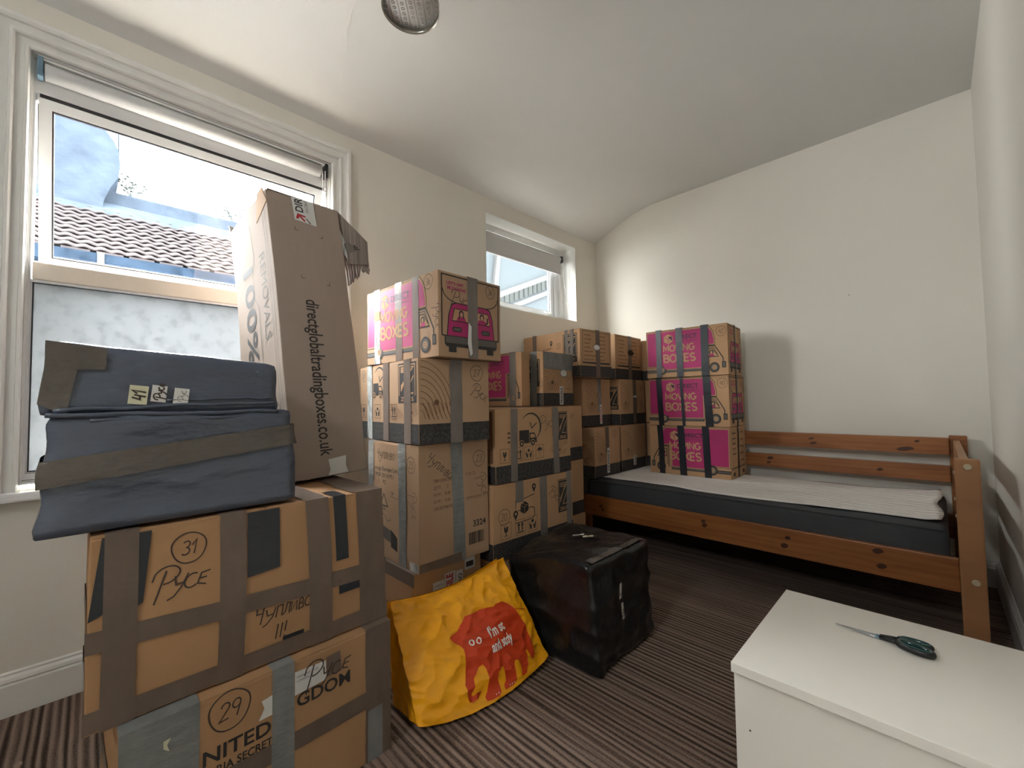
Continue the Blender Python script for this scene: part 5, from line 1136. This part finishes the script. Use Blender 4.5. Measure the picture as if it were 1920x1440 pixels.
def inner(par, cx, cy, rx, ry, rot):
    o = loop('green_inlay', cx, cy, rx * .93, ry * .90, rot, .0048, 'green'); o.parent = par; 
    for v in o.data.vertices: v.co.z += .0022
inner(hA, .058, .012, .027, .0105, .05); inner(hB, .060, -.014, .030, .013, -.22)
b = bmesh.new(); tube(b, [(-.002, .003, .005), (.018, .007, .007), (.036, .010, .0075)], .0048, 8); obj('shank', b, 'blackpl', sc, True); b = bmesh.new(); tube(b, [(-.002, -.003, .005), (.018, -.006, .007), (.036, -.010, .0075)], .0052, 8); obj('shank', b, 'blackpl', sc, True)

# ================================================================= OUTSIDE
g_ = struct(obj('outdoor_ground', box_bm(-16, -.35, -8, 14, -3.1, -3.0), 'ground'))
house = thing('neighbouring_house', 'neighbouring house with tiled roof and big chimney, seen through the large window', 'building', (-6.2, 1, -3))
def hp(name, b, mat, smooth=False):
    o = obj(name, b, mat, house, smooth); o.matrix_parent_inverse = Matrix.Translation(-Vector(house.location)); return o
hp('wall', box_bm(-7.2, -6.35, -3, 5.2, -3, 2.85), 'render')
RX0, RZ0, RX1, RZ1 = -6.0, 3.17, -7.85, 4.42
hp('roof_deck', (lambda b: (hexa(b, [(RX0, -3, RZ0 - .06), (RX1, -3, RZ1 - .06), (RX1, 5, RZ1 - .06), (RX0, 5, RZ0 - .06), (RX0, -3, RZ0 - .14), (RX1, -3, RZ1 - .14), (RX1, 5, RZ1 - .14), (RX0, 5, RZ0 - .14)]), b)[1])(bmesh.new()), 'tile')
NR, TWD = 12, .175; NC = 22
sl = Vector((RX1 - RX0, 0, RZ1 - RZ0)); SLn = sl.length; sld = sl.normalized(); nrm = Vector((-sld.z, 0, sld.x)); nrm = nrm if nrm.z > 0 else -nrm; expo = SLn / NR
b = bmesh.new(); prof_t = [(-.5, .0), (-.36, .004), (-.26, .012), (-.12, .022), (.04, .025), (.18, .020), (.30, .009), (.42, .003), (.5, .0)]
low_, up_ = [], []
for (t, hgt) in prof_t:
    y = t * TWD * 1.02; low_.append((y, hgt)); 
rowsT = []
for s_, lift in ((0, .030), (expo * 1.08, .0)):
    rowsT.append([b.verts.new(sld * s_ + nrm * (hgt + lift) + Vector((0, y, 0))) for y, hgt in low_])
    rowsT.append([b.verts.new(sld * s_ + nrm * (hgt + lift - .020) + Vector((0, y, 0))) for y, hgt in low_])
for k in range(len(low_) - 1):
    b.faces.new([rowsT[0][k], rowsT[0][k + 1], rowsT[2][k + 1], rowsT[2][k]]); b.faces.new([rowsT[1][k], rowsT[1][k + 1], rowsT[0][k + 1], rowsT[0][k]]); b.faces.new([rowsT[3][k], rowsT[3][k + 1], rowsT[1][k + 1], rowsT[1][k]])
bmesh.ops.recalc_face_normals(b, faces=b.faces); tile0 = hp('roof_tile', b, 'tile', True); tile0.data.materials[0] = M['tile']
inv = tile0.matrix_parent_inverse.copy(); first = True
for r in range(NR):
    for cc in range(NC):
        p = Vector((RX0, -1.15 + cc * TWD + (.03 if r % 2 else 0), RZ0)) + sld * (r * expo) + nrm * random.uniform(-.003, .004)
        o = tile0 if first else tile0.copy()
        if not first: COL.objects.link(o)
        o.parent = house; o.matrix_parent_inverse = inv; o.location = p; o.rotation_euler = (0, 0, random.uniform(-.012, .012)); first = False
for k in range(10):
    hp('undercloak_tile', box_bm(RX0 - .03, RX0 + .015, -1.0 + k * .34, -.72 + k * .34, RZ0 - .035, RZ0 + .012), 'tile')
hp('gutter', (lambda b: (profile(b, [(0, 0), (.10, 0), (.15, .05), (.15, .225), (.13, .225), (.13, .06), (.0, .05)], lambda p, e: (RX0 + .0 + p[0], (-3, 5)[e], RZ0 - .275 + p[1])), b)[1])(bmesh.new()), 'gutter')
hp('fascia', box_bm(RX0 - .05, RX0 - .02, -3, 5, RZ0 - .31, RZ0 - .03), 'outwhite'); hp('gutter_trim', box_bm(RX0 + .0, RX0 + .13, -3, 5, RZ0 - .305, RZ0 - .277), 'outwhite')
hp('gutter_bracket', box_bm(RX0 + .0, RX0 + .165, .03, .10, RZ0 - .32, RZ0 - .04), 'outwhite')
hp('lead_flashing', (lambda b: (hexa(b, [(RX1 + .28, -3, RZ1 - .15), (RX1 - .1, -3, RZ1 + .17), (RX1 - .1, 5, RZ1 + .17), (RX1 + .28, 5, RZ1 - .15), (RX1 + .28, -3, RZ1 - .24), (RX1 - .1, -3, RZ1 + .0), (RX1 - .1, 5, RZ1 + .0), (RX1 + .28, 5, RZ1 - .24)]), b)[1])(bmesh.new()), 'render')
hp('parapet_wall', box_bm(-8.5, -8.05, .1, 5.0, 3.9, 4.86, bevel=.03), 'render')
b = bmesh.new(); cpts = [(-2.4, 4.35), (.08, 4.35), (.10, 4.55), (.18, 4.80), (.27, 5.0), (.30, 5.25), (.27, 5.50), (.20, 5.66), (.10, 5.80), (.0, 5.86), (-.10, 5.88), (-.10, 5.99), (-.36, 5.97), (-.36, 5.86), (-2.4, 5.80)]
vs0 = [b.verts.new((-7.75, y, z)) for y, z in cpts]; f = b.faces.new(vs0); r = bmesh.ops.extrude_face_region(b, geom=[f])
for v in [e for e in r['geom'] if isinstance(e, bmesh.types.BMVert)]: v.co.x -= 1.1
bmesh.ops.triangulate(b, faces=[f_ for f_ in b.faces if len(f_.verts) > 4]); bmesh.ops.recalc_face_normals(b, faces=b.faces); hp('chimney_stack', b, 'render')
b = bmesh.new(); tube(b, [(-8.2, .29, 5.6), (-8.2, .27, 6.35)], .012, 6); hp('aerial_rod', b, 'gutter')
def weed(x, y, z, s_, n_, label, sd):
    random.seed(sd); t = thing('weed', label, 'plant', (x, y, z)); b = bmesh.new(); lf = bmesh.new()
    for k in range(n_):
        a = random.uniform(0, 2 * PI); r = random.uniform(.2, .8) * s_; hgt = random.uniform(.5, 1.0) * s_; tip = Vector((r * math.cos(a) * .5, r * math.sin(a), hgt)); tube(b, [(0, 0, 0), tip * .5 + Vector((0, 0, .1 * s_)), tip], .008, 5)
        for q in range(5):
            c_ = tip * (.4 + .15 * q); d_ = Vector((random.uniform(-1, 1), random.uniform(-1, 1), random.uniform(-.2, .6))).normalized() * .16 * s_; n2 = d_.orthogonal().normalized() * .05 * s_
            v4 = [lf.verts.new(c_), lf.verts.new(c_ + d_ * .5 + n2), lf.verts.new(c_ + d_), lf.verts.new(c_ + d_ * .5 - n2)]; lf.faces.new(v4)
    obj('stem', b, 'leaf', t); obj('foliage', lf, 'leaf', t)
weed(-8.2, .45, 4.86, .5, 7, 'small weed growing on the parapet beside the chimney outside', 4); weed(-8.2, 2.05, 4.86, .42, 8, 'small weed on the parapet beyond the tall carton, outside the window', 9)
# glazed lean-to seen through the small window
ext = thing('glazed_extension', 'white framed glazed extension seen through the small recessed window', 'building', (-2.2, 4.6, -3))
def xp(name, b, mat):
    o = obj(name, b, mat, ext); o.matrix_parent_inverse = Matrix.Translation(-Vector(ext.location)); return o
xp('glazed_wall', box_bm(-2.20, -2.12, 2.2, 7.4, -3, 5.0), 'palepanel')  # out-of-view upper part raised to block sky light from the small window
def beam(y0, z0, y1, z1, t_, name='white_beam', x=-2.08):
    b = bmesh.new(); hexa(b, [(x, y0, z0 - t_ / 2), (x, y1, z1 - t_ / 2), (x, y1, z1 + t_ / 2), (x, y0, z0 + t_ / 2), (x - .05, y0, z0 - t_ / 2), (x - .05, y1, z1 - t_ / 2), (x - .05, y1, z1 + t_ / 2), (x - .05, y0, z0 + t_ / 2)]); xp(name, b, 'outwhite')
beam(3.6, 2.30, 5.3, 3.04, .085); beam(3.7, 2.11, 5.3, 2.79, .075)
b = bmesh.new(); hexa(b, [(-2.06, 3.86, 2.2), (-2.06, 4.05, 3.5), (-2.06, 4.12, 3.5), (-2.06, 3.94, 2.2), (-2.11, 3.86, 2.2), (-2.11, 4.05, 3.5), (-2.11, 4.12, 3.5), (-2.11, 3.94, 2.2)]); xp('white_post', b, 'outwhite')
for k in range(12):
    y = 3.95 + .10 * k; zb = 2.145 + (y - 3.7) * .425 + .04; zt = 2.30 + (y - 3.6) * .435 - .04
    b = bmesh.new(); hexa(b, [(-2.085, y, zb), (-2.085, y + .075, zb + .03), (-2.085, y + .075, zt + .03), (-2.085, y, zt), (-2.115, y, zb), (-2.115, y + .075, zb + .03), (-2.115, y + .075, zt + .03), (-2.115, y, zt)]); xp('paling', b, 'paling')
